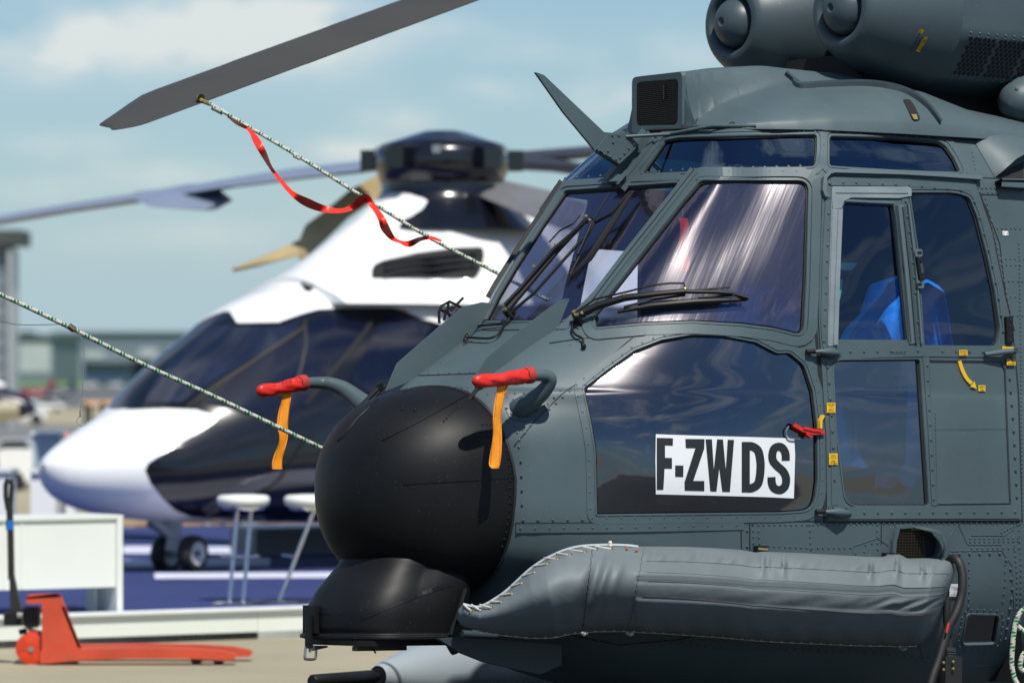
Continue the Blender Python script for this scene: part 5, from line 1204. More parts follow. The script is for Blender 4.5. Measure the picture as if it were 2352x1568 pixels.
for y in (1494, 1500, 1506): mb.tube([HF.at(2170, y, 1.13), HF.at(2190, y+1, 1.13)], .018, 8)
for x, y in ((2167,1521),(2189,1519),(2167,1537),(2189,1535)): mb.dome(HF.at(x, y, 1.17), HF.p, .008, .006, 8, 1)
mb.build('cable_plug', [M['rubber'], M['brass']], cab)
sticker(lambda x, y, off: HF.at(x, y, 1.155), [(2172,1451),(2176,1452),(2181,1430),(2177,1429)], [], 0, 0, M['redtape'], 'cable_marking', cb)

# ================================================================== ropes
def rope(name, pts, r_, label, n=8, knots=()):
    mb = MB(); P_ = [Vector(q) for q in smooth_line([tuple(v) for v in pts], n)]; mb.tube(P_, r_, 10)
    for q, s_ in knots: mb.tube([Vector(q)-Vector((.02,0,-.01))*s_, Vector(q)+Vector((.02,0,-.01))*s_], .011*s_, 8)
    return tag(mb.build(name, M['rope'], None, angle=70), label, 'rope')
r1 = rope('tie_down_rope', [PY(478,236,22.72), PY(560,285,22.7), PY(690,362,22.6), PY(830,450,22.5), PY(985,545,22.4), PY(1125,618,22.3), PY(1260,690,22.2)], .0085, 'green and white rope running from the grey rotor blade down to the windscreen',
          knots=[(PY(500,252,22.72), 1.3), (PY(682,361,22.6), .8), (PY(985,544,22.4), .9)])
mb = MB(); mb.tube([PY(457,222,22.75), PY(463,232,22.74), PY(482,239,22.72)], .011, 8); mb.lathe(PY(460,226,22.74), Vector((.3,-.9,.1)), [(-.02,.018),(.02,.018)], 10)
tag(mb.build('blade_hook', M['brass'], None), 'small brass hook clipped under the grey rotor blade holding the rope', 'hook')
r2 = rope('tie_down_rope', [PY(-160,608,20.35), PY(0,676,20.5), PY(160,752,20.6), PY(330,837,20.75), PY(480,905,20.9), PY(610,967,21.0), PY(750,1034,21.15), PY(800,1056,21.3)], .0098, 'green and white rope crossing the lower left towards the black nose dome')
# red streamer wound round the upper rope
mb = MB(); ctrl = [(523,268,3),(545,283,9),(572,298,8),(590,325,17),(605,352,15),(622,385,8),(645,415,9),(672,445,12),(705,465,20),(745,480,16),(785,484,10),(815,472,16),(838,455,20),(858,475,12),(875,500,16),(884,522,20),(900,545,13),(918,555,7),(940,560,15),(965,549,10),(990,546,8),(1014,553,5)]
S = smooth_line([(x, y, w, 22.62-.0003*x) for x, y, w in ctrl], 5); rows = []
for i, (x, y, w, Y) in enumerate(S):
    a = S[max(0, i-1)]; c = S[min(len(S)-1, i+1)]; d = Vector((c[0]-a[0], c[1]-a[1])).normalized(); n_ = Vector((-d.y, d.x)); tw = .035*math.sin(i*.35)
    rows.append([PY(x-n_.x*w/2, y-n_.y*w/2, Y-tw), PY(x, y, Y+.004), PY(x+n_.x*w/2, y+n_.y*w/2, Y+tw)])
mb.grid(rows); tag(mb.build('streamer', M['redtape'], None), 'long red streamer twisting round the upper rope under the rotor blade', 'streamer')
# thin wire with a ring, knotted to the lower rope
wr_ = empty('wire_with_ring', PY(187, 978, 20.6), 'thin steel wire with a small ring hanging from the lower rope', 'wire')
mb = MB(); 
for pts in ([(-160,700),(0,737),(40,745),(90,746),(140,745),(162,750)], [(162,752),(180,763),(190,790),(193,830),(190,880),(186,925),(184,945)]):
    mb.tube([Vector(q) for q in smooth_line([tuple(PY(x, y, 20.58)) for x, y in pts], 6)], .0017, 6)
w1 = mb.build('steel_wire', M['steel'], wr_)
mb = MB(); c_ = PY(187, 967, 20.58); mb.tube([c_+Vector((math.cos(a), 0.25*math.sin(a), math.sin(a)))*.0205 for a in np.linspace(0, 2*math.pi, 29)], .0016, 6, 0, False); mb.tube([PY(184,943,20.58), PY(184,956,20.58)], .004, 8); mb.build('ring', M['steel'], wr_); mb = MB(); mb.tube([PY(158,748,20.55), PY(171,758,20.55)], .014, 8); mb.build('knot', M['wire'], wr_)
# coiled end of a rope at the right edge
mb = MB(); P_ = [(2365,1392),(2348,1402),(2336,1420),(2329,1450),(2325,1490),(2324,1525),(2330,1556),(2345,1580),(2370,1590)]
mb.tube([Vector(q) for q in smooth_line([tuple(PY(x, y, 20.9)) for x, y in P_], 7)], .0115, 10); P2 = [(2365,1455),(2350,1448),(2338,1436),(2338,1424)]; P3 = [(2368,1490),(2352,1500),(2344,1520),(2346,1536),(2368,1548)]
for q_ in (P2, P3): mb.tube([Vector(q) for q in smooth_line([tuple(PY(x, y, 20.93)) for x, y in q_], 7)], .0115, 10)
tag(mb.build('coiled_rope', M['rope'], None, angle=70), 'coiled end of a green and white rope at the right edge beside the fuselage', 'rope')
# ================================================================== the white and navy helicopter behind
H2 = Frame(103, 1070, 38.5, 40)
h160 = empty('civil_helicopter', G(700, 1330), 'blurred white and navy civil helicopter parked on the blue carpet behind', 'helicopter')
ST = [(0,-.03,.01,.01,-.01,2.0),(.03,-.13,.05,.12,-.03,2.1),(.09,-.215,.105,.21,-.04,2.1),(.24,-.305,.19,.36,-.05,2.1),(.45,-.375,.30,.52,-.04,2.1),(.67,-.42,.405,.65,-.04,2.15),(.80,-.437,.47,.71,-.04,2.15),(.95,-.452,.61,.78,-.03,2.2),(1.2,-.47,.84,.87,.0,2.2),(1.6,-.485,1.11,.98,.04,2.3),(1.85,-.49,1.27,1.02,.06,2.4),(2.2,-.495,1.42,1.07,.08,2.5),(2.6,-.50,1.53,1.10,.1,2.6),(3.2,-.50,1.62,1.12,.1,2.7),(4.5,-.50,1.66,1.12,.1,2.7),(6.0,-.45,1.6,1.05,.1,2.6),(7.5,.1,1.5,.7,.3,2.4),(9.,.75,1.35,.32,.9,2.2),(13.,.95,1.35,.16,1.1,2.)]
sid = np.array([q[0] for q in ST]); V_ = np.array(ST)[:, 1:]
sx = np.concatenate([[0,.004,.012,.022,.04,.06,.09,.13,.18], np.linspace(.24, 5, 110), np.linspace(5.3, 13, 18)]); VV = pchip(sid, V_, sx)
gr = np.zeros((len(sx), 121, 3))
for i, s_ in enumerate(sx):
    zb, zt, w, zc, n_ = VV[i]
    for k in range(121):
        a = -math.pi/2+2*math.pi*k/120; c_, q_ = math.cos(a), math.sin(a); e = 2/n_
        x = w*math.copysign(abs(c_)**e, c_); h_ = (zt-zc) if q_ > 0 else (zc-zb); z_ = zc+h_*math.copysign(abs(q_)**e, q_)
        if q_ > 0: x *= 1-.22*(max(0, q_)**2)*min(1, s_/1.5)
        gr[i, k] = H2(s_, x, z_)
S2 = Surf(gr, H2(3, 0, .4))
# the white nose, the white roof and the white belly keel, outlined on the skin
NOSEW = [(99,1074),(104,1050),(130,1032),(200,984),(262,950),(300,941),(380,938),(452,941),(478,950),(497,966),(470,985),(430,1008),(395,1030),(357,1052),(340,1064),(333,1080),(345,1108),(372,1142),(402,1170),(425,1186),(395,1205),(200,1195),(110,1140)]
def clampuv(poly, step):                                           # outline to skin coordinates, slid in to the silhouette where it leaves the skin
    out = []
    cen = (sum(q[0] for q in poly)/len(poly), sum(q[1] for q in poly)/len(poly))
    for q in resample(poly, step, True):
        h = S2.hit(*q)
        if h: out.append(h)
    return out
uN = clampuv([(333,1080),(340,1064),(357,1052),(395,1030),(430,1008),(470,985),(497,966),(478,950),(452,941),(380,938),(302,941)], 7)
# regions by a rule along the skin: fore of the traced edge is white
edge = [S2.hit(x, y) for x, y in resample([(303,941),(380,938),(452,941),(478,950),(497,966),(470,985),(430,1008),(395,1030),(357,1052),(340,1064),(333,1080),(345,1108),(372,1142),(402,1170),(440,1186),(520,1193),(640,1197),(740,1199)], 7)]
edge = [e for e in edge if e]
roofe = [S2.hit(x, y) for x, y in resample([(528,716),(545,742),(640,740),(690,722),(730,711),(800,707),(900,707),(930,714),(965,731),(1010,743),(1080,742),(1160,735),(1240,728)], 8)]
roofe = [e for e in roofe if e]
KM = 60.0                                                        # ring index of the crown; ring index 0/120 is the keel
top_n = [(edge[0][0], KM)]; keel = [(S2.nu-1, 8.), (S2.nu-1, 0.), (0.0, 0.0), (0.0, KM)]
polyN = top_n + edge + [(edge[-1][0]+40, edge[-1][1])] + [(S2.nu-1, edge[-1][1]), (S2.nu-1, 0.), (0., 0.), (0., KM)]
polyR = [(roofe[0][0], KM)] + roofe + [(roofe[-1][0]+20, roofe[-1][1]), (S2.nu-1, roofe[-1][1]), (S2.nu-1, KM)]
mir = lambda P: [(u, 120-v) for u, v in P]
regs = [polyN, polyR, mir(polyN), mir(polyR)]
inn = lambda u, v, ps: any(in_poly(u, v, q) for q in ps)
wm = S2.cut(lambda u, v: inn(u, v, regs), regs, 2, 3, .004, .0)
white = wm.build('white_bodywork', M['white'], h160, angle=60, fix=False)
nm = S2.cut(lambda u, v: not inn(u, v, regs), regs, 2, 3, 0, .0); nm.build('navy_bodywork', M['navy'], h160, angle=60, fix=False)
def h2pane(name, poly, lab=None, mat=None, off=.006):
    up = S2.uvpoly(poly, 10)
    if len(up) < 4: return
    us = [q[0] for q in up]; vs = [q[1] for q in up]
    m_ = S2.cut(lambda u, v: in_poly(u, v, up), [up], 2, 3, off, 0, box=(max(0, min(us)-2), min(S2.nu-1, max(us)+2), max(0, min(vs)-2), min(120, max(vs)+2)))
    o_ = m_.build(name, mat or M['canopy_navy'], h160, angle=60, fix=False)
    if lab: o_['label'] = lab
h2pane('windshield', rnd([(332,925),(352,880),(400,822),(450,782),(500,748),(545,752),(640,752),(690,735),(672,775),(560,835),(450,900),(420,925)], 9), mat=pmat('windshield_navy', (.011,.016,.036), .06, 0, .3, 2, 0, 60, .02, .9))
h2pane('cockpit_door_window', rnd([(470,925),(560,850),(640,800),(700,762),(712,740),(755,722),(840,716),(850,740),(780,830),(700,930),(610,960)], 9)); h2pane('cabin_window', rnd([(880,728),(925,728),(985,750),(1060,760),(1040,900),(860,905),(800,880)], 12))
mb = MB()
S2.ribbon(mb, [(430,935),(560,845),(700,752)], 7, .012, 0); mb.build('window_post', M['blk'], h160); mb = MB(); S2.ribbon(mb, [(700,930),(840,760),(860,725)], 8, .012, 0); mb.build('window_post', M['blk'], h160); mb = MB(); S2.ribbon(mb, [(700,735),(703,790),(690,850),(660,925)], 5, .010, 0)
mb.build('window_post', M['blk'], h160)
mb = MB(); S2.ribbon(mb, [(700,1010),(640,1100),(560,1160)], 3, .012); S2.ribbon(mb, [(420,1060),(560,1020),(720,1000)], 3, .012); S2.ribbon(mb, [(470,1178),(560,1120),(640,1095),(740,1090)], 26, .004, 1); mb.build('body_line', [M['blk'], pmat('grey_body_panel', (.07,.07,.08), .3)], h160)
# upper cowling leading up to the mast
CW = [(2.45,.50,.03),(2.62,.60,.10),(2.85,.62,.24),(3.1,.62,.42),(3.33,.60,.58),(3.52,.74,.72),(3.7,.84,.80),(4.7,.84,.80),(5.4,.5,.55),(6.4,.4,.3),(7.5,.3,.08)]
cs_ = np.linspace(2.45, 7.5, 60); cv = pchip(np.array([q[0] for q in CW]), np.array(CW)[:, 1:], cs_); rows = []
for s_, (w, h_) in zip(cs_, cv):
    row = []
    for k in range(25):
        x = -1+2*k/24; row.append(H2(s_, x*(w+.30*abs(x)**3), 1.32 + (h_+.20)*(1-abs(x)**2.3)**.72))
    rows.append(row)
mb = MB(); mb.grid(rows); mb.face([mb.vert(q) for q in rows[0]]); cw = mb.build('engine_cowling', M['white'], h160, angle=50)
CW2 = Surf(np.array([[tuple(q) for q in r_] for r_ in rows]), H2(4, 0, 1.2))
def both(x, y, off): return CW2.p(x, y, off) or S2.p(x, y, off)
mb = MB(); vp = rnd([(853,640),(855,612),(880,600),(960,582),(1050,570),(1108,569),(1111,590),(1103,620),(1092,640)], [8,12,8,5,5,10,5,8,8]); CW2.patch(mb, vp, .012, 0, 16)
for k in range(3): 
    q = [CW2.p(x, y+k*14, .02) for x, y in ((880,612),(960,598),(1050,590),(1090,588))]
    if all(q): mb.tube(q, .022, 8, 1, flat=.5)
mb.build('air_intake', [M['mesh_dark'], M['navy']], h160)
mb = MB(); q = [S2.p(x, y, .02) for x, y in ((688,650),(740,648),(712,672),(700,668))]; 
if all(q): mb.face([mb.vert(x) for x in q])
mb.build('roof_scoop', M['mesh_dark'], h160)
# rotor head and blades
mb = MB(); c_ = H2(4.12, 0, 2.62); mb.lathe(c_, Vector((0,0,1)), [(-.34,.40),(-.24,.53),(-.12,.58),(.02,.58),(.08,.53),(.12,.40),(.17,.25),(.20,.15),(.205,0)], 40); mb.lathe(c_, Vector((0,0,1)), [(-.66,.86),(-.54,.74),(-.42,.60),(-.32,.52),(-.24,.53)], 32)
for k in range(5):
    a = R(20+72*k); d = Vector((math.cos(a), math.sin(a), 0)); mb.box(c_+d*.55-Vector((0,0,.05)), d*.16, d.cross(Vector((0,0,1)))*.09, Vector((0,0,.09)))
mb.build('rotor_hub', M['navy'], h160, angle=50)
mb = MB()
for k in range(5):
    mb = MB(); a = R(50+72*k); d = Vector((math.cos(a), math.sin(a), 0)); mb.box(c_+d*.565+Vector((0,0,.02)), d*.02, d.cross(Vector((0,0,1)))*.035, Vector((0,0,.035))); mb.build('hub_fitting', M['steel'], h160)
BL = pmat('blade_blue_grey', (.21,.25,.34), .3, 0, .05); BT = pmat('blade_tan_underside', (.40,.31,.16), .5, 0, .12); BD = pmat('blade_dark', (.03,.03,.035), .4)
def h2blade(pts, ch, mat_, tilt=0., th=.045, wdir=None):
    mb = MB(); rows = []; n = len(pts)
    for i, (x, y, Y) in enumerate(pts):
        q = PY(x, y, Y); d = (Vector(PY(*pts[min(n-1, i+1)]))-Vector(PY(*pts[max(0, i-1)]))).normalized(); w = d.cross(Vector((0,0,1))).normalized(); w = w if w.y > 0 else -w; w = (w*math.cos(tilt)+Vector((0,0,1))*math.sin(tilt)); c = ch[i]
        up_ = w.cross(d).normalized(); rows.append([q+w*a_*c+up_*b_ for a_, b_ in ((-.5,0),(-.4,th*.7),(-.15,th),(.5,0),(-.15,-th),(-.4,-th*.7))])
    mb.grid(rows, 0, False, True); mb.face([len(mb.v)-6+j for j in range(6)]); mb.face([j for j in range(6)])
    return mb.build('rotor_blade', mat_, h160, angle=50)
b_ = h2blade([(945,371,41.3),(760,388,42.6),(600,407,43.8),(440,433,45.0),(380,441,45.5)], [.40,.62,.72,.76,.5], BL, .26); b_ = h2blade([(448,431,45),(330,452,45.9),(180,474,47),(0,505,48.4),(-200,538,50)], [.46,.48,.48,.44,.3], BL, .22, .05)
h2blade([(322,444,44.9),(420,450,44.4),(505,471,43.9)], [.24,.75,.30], BL, .30, .03)
h2blade([(872,425,42.7),(800,470,42.7),(745,520,42.7),(700,556,42.7),(690,570,42.7)], [.30,.36,.40,.44,.32], BT, .80, .03); h2blade([(705,563,42.7),(650,582,42.7),(590,602,42.7),(535,618,42.7)], [.28,.17,.11,.04], BT, .7, .025)
h2blade([(1150,366,42.5),(1240,358,43.5),(1400,345,45.5),(1700,320,49)], [.36,.5,.5,.4], BD, .0, .06); h2blade([(1150,374,41.8),(1250,380,42.6),(1340,393,43.6),(1600,430,46)], [.36,.5,.5,.4], BD, .0, .06); h2blade([(1110,425,41),(1200,452,40.6),(1300,490,40.2),(1500,560,39)], [.4,.55,.55,.4], pmat('blade_mid_grey', (.15,.15,.16), .4), .25, .05)
# nose gear
mb = MB()
def wheel(mb, c, d, r_, w_):
    mb.lathe(c, d, [(-w_,r_*.62),(-w_*.95,r_*.86),(-w_*.6,r_*.98),(0,r_),(w_*.6,r_*.98),(w_*.95,r_*.86),(w_,r_*.62)], 30, 0); mb.lathe(c, d, [(-w_*.9,0),(-w_*.95,r_*.62),(w_*.95,r_*.62),(w_*.9,r_*.5),(w_*.6,r_*.3),(w_*.7,0)], 24, 1); mb.lathe(c, d, [(w_*.7,.0),(w_*.8,r_*.16),(w_*.95,r_*.14),(w_*1.0,0)], 12, 2)
c1_, c2_ = PY(443, 1270, 39.0), PY(381, 1272, 39.35); ad = (c1_-c2_); ad.z = 0; ad = -(Vector((-.82,-.57,0))*-1).normalized() if False else Vector((.80,-.60,0))
wheel(mb, c1_, ad, .150, .062); wheel(mb, c2_, ad, .150, .062); mb.tube([c1_, c2_], .03, 10, 3)
tp = H2(1.05, 0, -.44); m0 = c1_.lerp(c2_, .6); mb.tube([tp, m0+Vector((0,0,.12)), m0], [.07,.05,.04], 14, 3); mb.box(m0+Vector((-.02,0,.16)), Vector((.05,0,0)), Vector((0,.05,0)), Vector((.02,0,.13)), 3); mb.tube([tp+Vector((.12,0,0)), m0+Vector((.08,-.02,.05))], .02, 8, 3)
mb.build('nose_gear', [M['tyre'], pmat('gear_light_grey', (.45,.47,.50), .4), M['blk'], pmat('gear_grey', (.32,.34,.37), .35, .3)], h160)
for sgn in (-1, 1):
    mb = MB(); c = Vector(H2(5.0, sgn*.95, 0)); c.z = .42; wheel(mb, c, H2.p*sgn, .21, .08); mb.tube([c, H2(4.9, sgn*.75, -.3)], .05, 10, 3); mb.build('main_gear', [M['tyre'], M['white'], M['blk'], M['pod']], h160)
# ================================================================== display stand in the middle distance
PZ = .21
A0, A1 = Vector((-3.42*1.0, 32.0, 0)), Vector((-1.77, 33.1, 0)); dA = (A1-A0).normalized(); nA = Vector((-dA.y, dA.x, 0))
stage = empty('display_platform', A0+dA*2, 'low white display platform with a white fascia and a blue carpet on top', 'platform')
L0, L1 = A0-dA*4, A0+dA*17
mb = MB(); 
for k in range(14):
    a = L0+dA*(k*1.5); b = a+dA*1.497; mb.plate([a, b, b+Vector((0,0,PZ-.008)), a+Vector((0,0,PZ-.008))], nA*.03)
mb.build('fascia', pmat('white_fascia', (.72,.76,.70), .5, 0, .02), stage, smooth=False)
mb = MB(); a, b = L0-nA*.02, L1-nA*.02; mb.box((a+b)/2+nA*.06+Vector((0,0,PZ-.004)), (b-a)/2, nA*.075, Vector((0,0,.010))); mb.build('edge_trim', M['paper'], stage, smooth=False)
mb = MB(); mb.face([mb.vert(q) for q in (L0+nA*.05+Vector((0,0,PZ)), L1+nA*.05+Vector((0,0,PZ)), L1+nA*15+Vector((0,0,PZ)), L0+nA*15+Vector((0,0,PZ)))]); carpet = mb.build('carpet', M['carpet'], stage, smooth=False)
for (ya, yb, x0, x1) in ((1315,1328,355,1400),(1253,1270,283,360),(1253,1270,470,540),(1284,1301,283,352),(1282,1300,470,620)):
    mb = MB(); q = [G(x, y, PZ+.004) for x, y in ((x0,ya),(x1,ya+(0 if x1 < 900 else -6)),(x1,yb+(0 if x1 < 900 else -6)),(x0,yb))]; mb.face([mb.vert(x) for x in q]); mb.build('carpet_stripe', M['carpet_white'], stage, smooth=False)
mb = MB(); mb.plate([L0-Vector((0,0,0))+nA*.0, L1, L1+nA*15, L0+nA*15], Vector((0,0,.05))); mb.build('platform_base', M['blk'], stage, smooth=False)
# white counter
mb = MB(); dc = (G(270, 1402, PZ)-G(0, 1411, PZ)); dc.z = 0; dc.normalize(); nc = Vector((-dc.y, dc.x, 0)); p0 = G(283, 1404, PZ); wq = pmat('counter_white', (.74,.78,.74), .4, 0, .015)
cnt = empty('display_counter', p0-dc*.6, 'white low counter with an open foot standing at the left end of the platform', 'counter')
def slab(z0, z1, x0, x1, d0, d1, name, mat_=wq):
    m_ = MB(); c = p0+dc*((x0+x1)/2)+nc*((d0+d1)/2)+Vector((0,0,(z0+z1)/2)); m_.box(c, dc*abs(x1-x0)/2, nc*abs(d1-d0)/2, Vector((0,0,(z1-z0)/2))); return m_.build(name, mat_, cnt, smooth=False)
slab(.635, .66, -2.6, 0, 0, .45, 'counter_top'); slab(.17, .634, -2.5, -.05, .02, .05, 'front_panel'); slab(0, .634, -.047, -.003, .001, .44, 'leg'); slab(0, .634, -2.6, -2.55, .001, .44, 'leg'); slab(.0, .17, -.11, -.09, .2, .3, 'foot_bracket')
for x in (-.92, -.78): slab(.18, .63, x, x+.012, .012, .019, 'panel_seam')
# stools
def stool(x, y, seat_xy, label, rot):
    base = G(x, y, PZ); t = empty('bar_stool', base, label, 'stool', 'white bar stools on the platform'); t.rotation_euler = (0, 0, 0); Bz = Vector(base)
    ca, sa = math.cos(rot), math.sin(rot); W_ = lambda a, b, z_: Bz+Vector((a*ca-b*sa, a*sa+b*ca, z_))
    m_ = MB(); m_.lathe(W_(0,0,0), Vector((0,0,1)), [(0,0),(0,.19),(.008,.19),(.016,.15),(.022,.03),(.022,0)], 36); m_.build('base_plate', M['chrome'], t, angle=50)
    for sgn in (-1, 1):
        m_ = MB(); m_.tube([W_(-.02,.048*sgn,.015), W_(0,.05*sgn,.06), W_(.24,.05*sgn,.69)], .0135, 12); m_.build('column', M['chrome'], t)
    m_ = MB(); m_.tube([W_(.08,-.14,.33), W_(.08,.14,.33)], .009, 10); m_.tube([W_(.08,-.14,.33), W_(.0,-.13,.34)], .008, 8); m_.build('footrest', M['chrome'], t)
    m_ = MB(); m_.lathe(W_(.20,0,.68), Vector((0,0,1)), [(0,0),(0,.15),(.01,.178),(.04,.188),(.068,.183),(.08,.16),(.085,.08),(.085,0)], 36); m_.build('seat', pmat('stool_cushion', (.76,.79,.74), .35, 0, .02), t, angle=60)
    m_ = MB(); m_.lathe(W_(.20,0,.655), Vector((0,0,1)), [(0,0),(0,.14),(.02,.15),(.025,.15)], 30); m_.build('seat_plate', M['chrome'], t)
stool(544, 1386, None, 'white round bar stool on two upright chrome tubes at the edge of the carpet', R(80)); stool(648, 1383, None, 'white bar stool on slanting chrome tubes partly behind the black nose dome', R(2))
# grey bench
bc = G(690, 1275, PZ); bn = empty('display_bench', bc, 'low grey bench on the blue carpet behind the stools', 'bench')
ba = Vector((.86,.50,0)); bb = Vector((-.5,.86,0))
m_ = MB(); m_.box(bc+Vector((0.15,0.2,.13)), ba*.75, bb*.25, Vector((0,0,.10))); m_.build('bench_box', pmat('grey_green_laminate', (.14,.17,.18), .4), bn, smooth=False); m_ = MB(); m_.box(bc+Vector((0.15,0.2,.245)), ba*.77, bb*.27, Vector((0,0,.013))); m_.build('bench_top', pmat('pale_laminate', (.32,.38,.40), .35), bn, smooth=False)

# ================================================================== pallet truck
D_ = 30.2; S_J = F/D_
pj = empty('pallet_truck', G(200, 1523), 'worn orange red pallet truck with its black handle upright, standing on the tarmac', 'pallet truck')
O_ = M['orange_paint']
def JP(x, y, dY=0): return PY(x, y, D_+dY)
m_ = MB(); bod = [(60,1371),(68,1364),(128,1362),(140,1366),(148,1392),(186,1486),(160,1500),(96,1500),(96,1385),(72,1386),(60,1384)]
m_.plate([JP(x, y, .02) for x, y in bod], Vector((0, .03, 0)), 0); m_.plate([JP(x, y, .30) for x, y in [(128,1362),(140,1366),(186,1486),(160,1500),(130,1500),(120,1386)]], Vector((0,.03,0)), 0)
m_.plate([JP(60,1371,.02), JP(128,1362,.02), JP(140,1366,.02), JP(140,1366,.34), JP(128,1362,.34), JP(60,1371,.34)], Vector((0,0,-.012)), 0); m_.plate([JP(148,1392,.02), JP(186,1486,.02), JP(186,1486,.34), JP(148,1392,.34)], Vector((-.02,0,0)), 0)
m_.build('body_housing', O_, pj, smooth=False)
for k, dY in enumerate((0.0, .38)):
    m_ = MB(); prof_ = [(92,1494),(180,1489),(320,1487),(430,1489),(500,1494),(536,1501),(543,1508),(536,1515),(510,1516),(440,1512),(300,1512),(180,1516),(92,1524)]
    if dY: prof_ = [(x+36*max(0, min(1, (x-180)/300)), y-8) for x, y in prof_]
    m_.plate([JP(x*1.0, y, dY) for x, y in prof_], Vector((0,.15,0))); m_.build('fork', O_, pj, smooth=False)
    for x in (452, 503):
        m_ = MB(); c = JP(x, 1516-(6 if dY else 0), dY+.075); c.z = max(.034, c.z); m_.tube([c-Vector((0,.045,0)), c+Vector((0,.045,0))], .036, 18); m_.build('load_roller', M['tyre'], pj)
for dY in (.10, .20):
    c = JP(72, 1491, dY); c.z = .098; m_ = MB(); m_.lathe(c, Vector((0,1,0)), [(-.025,0),(-.027,.06),(-.022,.09),(-.02,.098),(.02,.098),(.022,.09),(.027,.06),(.025,0)], 32); w_ = m_.build('steering_wheel', pmat('orange_wheel', (.62,.05,.012), .4, 0, .2, 20), pj, angle=50); m_ = MB(); m_.tube([c-Vector((0,.035,0)), c+Vector((0,.03,0))], .018, 12); m_.build('hub_cap', M['steel'], w_)
m_ = MB(); m_.plate([JP(x, y, .12) for x, y in ((62,1442),(92,1450),(98,1480),(74,1470))], Vector((0,.12,0)), 1); m_.tube([JP(73,1440,.17), JP(73,1392,.17)], .045, 16); m_.box(JP(73,1415,.17), Vector((.05,0,0)), Vector((0,.07,0)), Vector((0,0,.055))); m_.box(JP(30,1420,.17), Vector((.055,0,0)), Vector((0,.05,0)), Vector((0,0,.04))); m_.tube([JP(44,1451,.17), JP(62,1447,.17)], .018, 8); m_.tube([JP(40,1412,.10), JP(52,1412,.10)], .02, 10, 2); m_.build('hydraulic_pump', [M['blk'], O_, M['steel']], pj, angle=40)
m_ = MB(); m_.plate([JP(x, y, .15) for x, y in ((21,1322),(30,1312),(38,1350),(48,1398),(36,1412),(24,1410))], Vector((0,.06,0))); m_.tube([JP(26,1330,.18), JP(24,1220,.18), JP(21,1150,.18)], .022, 12); m_.build('handle_shaft', pmat('drawbar_black', (.02,.02,.018), .4), pj, angle=40)
m_ = MB(); P_ = [(18,1170),(13,1140),(13,1112),(18,1100),(24,1102),(27,1115),(25,1145),(23,1165)]; m_.tube([JP(x, y, .18) for x, y in P_], .016, 10); m_.build('handle_grip', M['rubber'], pj); m_ = MB(); m_.tube([JP(22,1194,.18), JP(22.5,1216,.18)], .026, 14); m_.build('tape_band', pmat('blue_tape', (.01,.15,.5), .4), pj)

# ================================================================== things beyond, out of focus
def bxs(mb, c, sx_, sy_, sz_, m=0, rot=0):
    ca, sa = math.cos(rot), math.sin(rot); mb.box((c[0], c[1], c[2]+sz_/2), (ca*sx_/2, sa*sx_/2, 0), (-sa*sy_/2, ca*sy_/2, 0), (0, 0, sz_/2), m)
def car(x, yb, Y, w_px, h_px, label, paint, kind='parked_car', cat='car', grp=None, truck=False):
    s_ = F/Y; w_, h_ = w_px/s_, h_px/s_; b = PY(x, yb, Y); b.z = 0; t = empty(kind, b, label, cat, grp); X0 = b.x-w_/2; dep = min(1.8, w_*.45)
    pr_ = [(0,.28),(.02,.55),(.22,.62),(.34,.97),(.72,1.0),(.86,.66),(.99,.58),(1,.28)] if not truck else [(0,.22),(0,.95),(.04,1.0),(.74,1.0),(.80,.95),(.90,.60),(1,.52),(1,.22)]
    m_ = MB(); m_.plate([(X0+a*w_, b.y-dep/2, c*h_) for a, c in pr_], Vector((0, dep, 0))); m_.build('body', paint, t, angle=30)
    m_ = MB(); g_ = [(.27,.63),(.36,.92),(.70,.94),(.82,.66)] if not truck else [(.76,.62),(.77,.88),(.82,.86),(.88,.62)]
    m_.plate([(X0+a*w_, b.y-dep/2-.01, c*h_) for a, c in g_], Vector((0, dep+.02, 0))); m_.build('window', M['pod'] if truck else M['navy'], t, smooth=False)
    for f_ in (.2, .8):
        m_ = MB(); r_ = min(.33, h_*.24); m_.tube([(X0+f_*w_, b.y-dep/2-.02, r_), (X0+f_*w_, b.y+dep/2+.02, r_)], r_, 18); m_.build('wheel', M['tyre'], t)
    return t
wht = M['white']; cream = pmat('cream_paint', (.55,.50,.38), .4)
# grey tower with an overhanging head
tw = empty('concrete_tower', G(10, 900), 'tall pale grey pylon with a dark overhanging head at the left edge', 'tower')
m_ = MB(); c = PY(0, 900, 140); c.z = 0; sc_ = F/140
m_.box((c.x-.25, c.y, 2.65), (.62,0,0), (0,1,0), (0,0,2.65)); 
for k in range(11): m_.box((c.x-.25, c.y-1.0, .5+k*.45), (.625,0,0), (0,.02,0), (0,0,.012), 1)
m_.box((c.x+.42, c.y-.3, 2.6), (.05,0,0), (0,1,0), (0,0,2.6), 2); m_.build('shaft', [pmat('tower_grey', (.22,.25,.27), .6), M['paint_dk'], pmat('tower_pale', (.45,.48,.48), .5)], tw, smooth=False)
hc = PY(0, 548, 140); m_ = MB(); m_.box((hc.x-.3, hc.y, hc.z), (1.06,0,0), (0,1.4,0), (0,0,.22)); m_.build('overhang', pmat('tower_head', (.055,.065,.055), .7), tw, smooth=False)
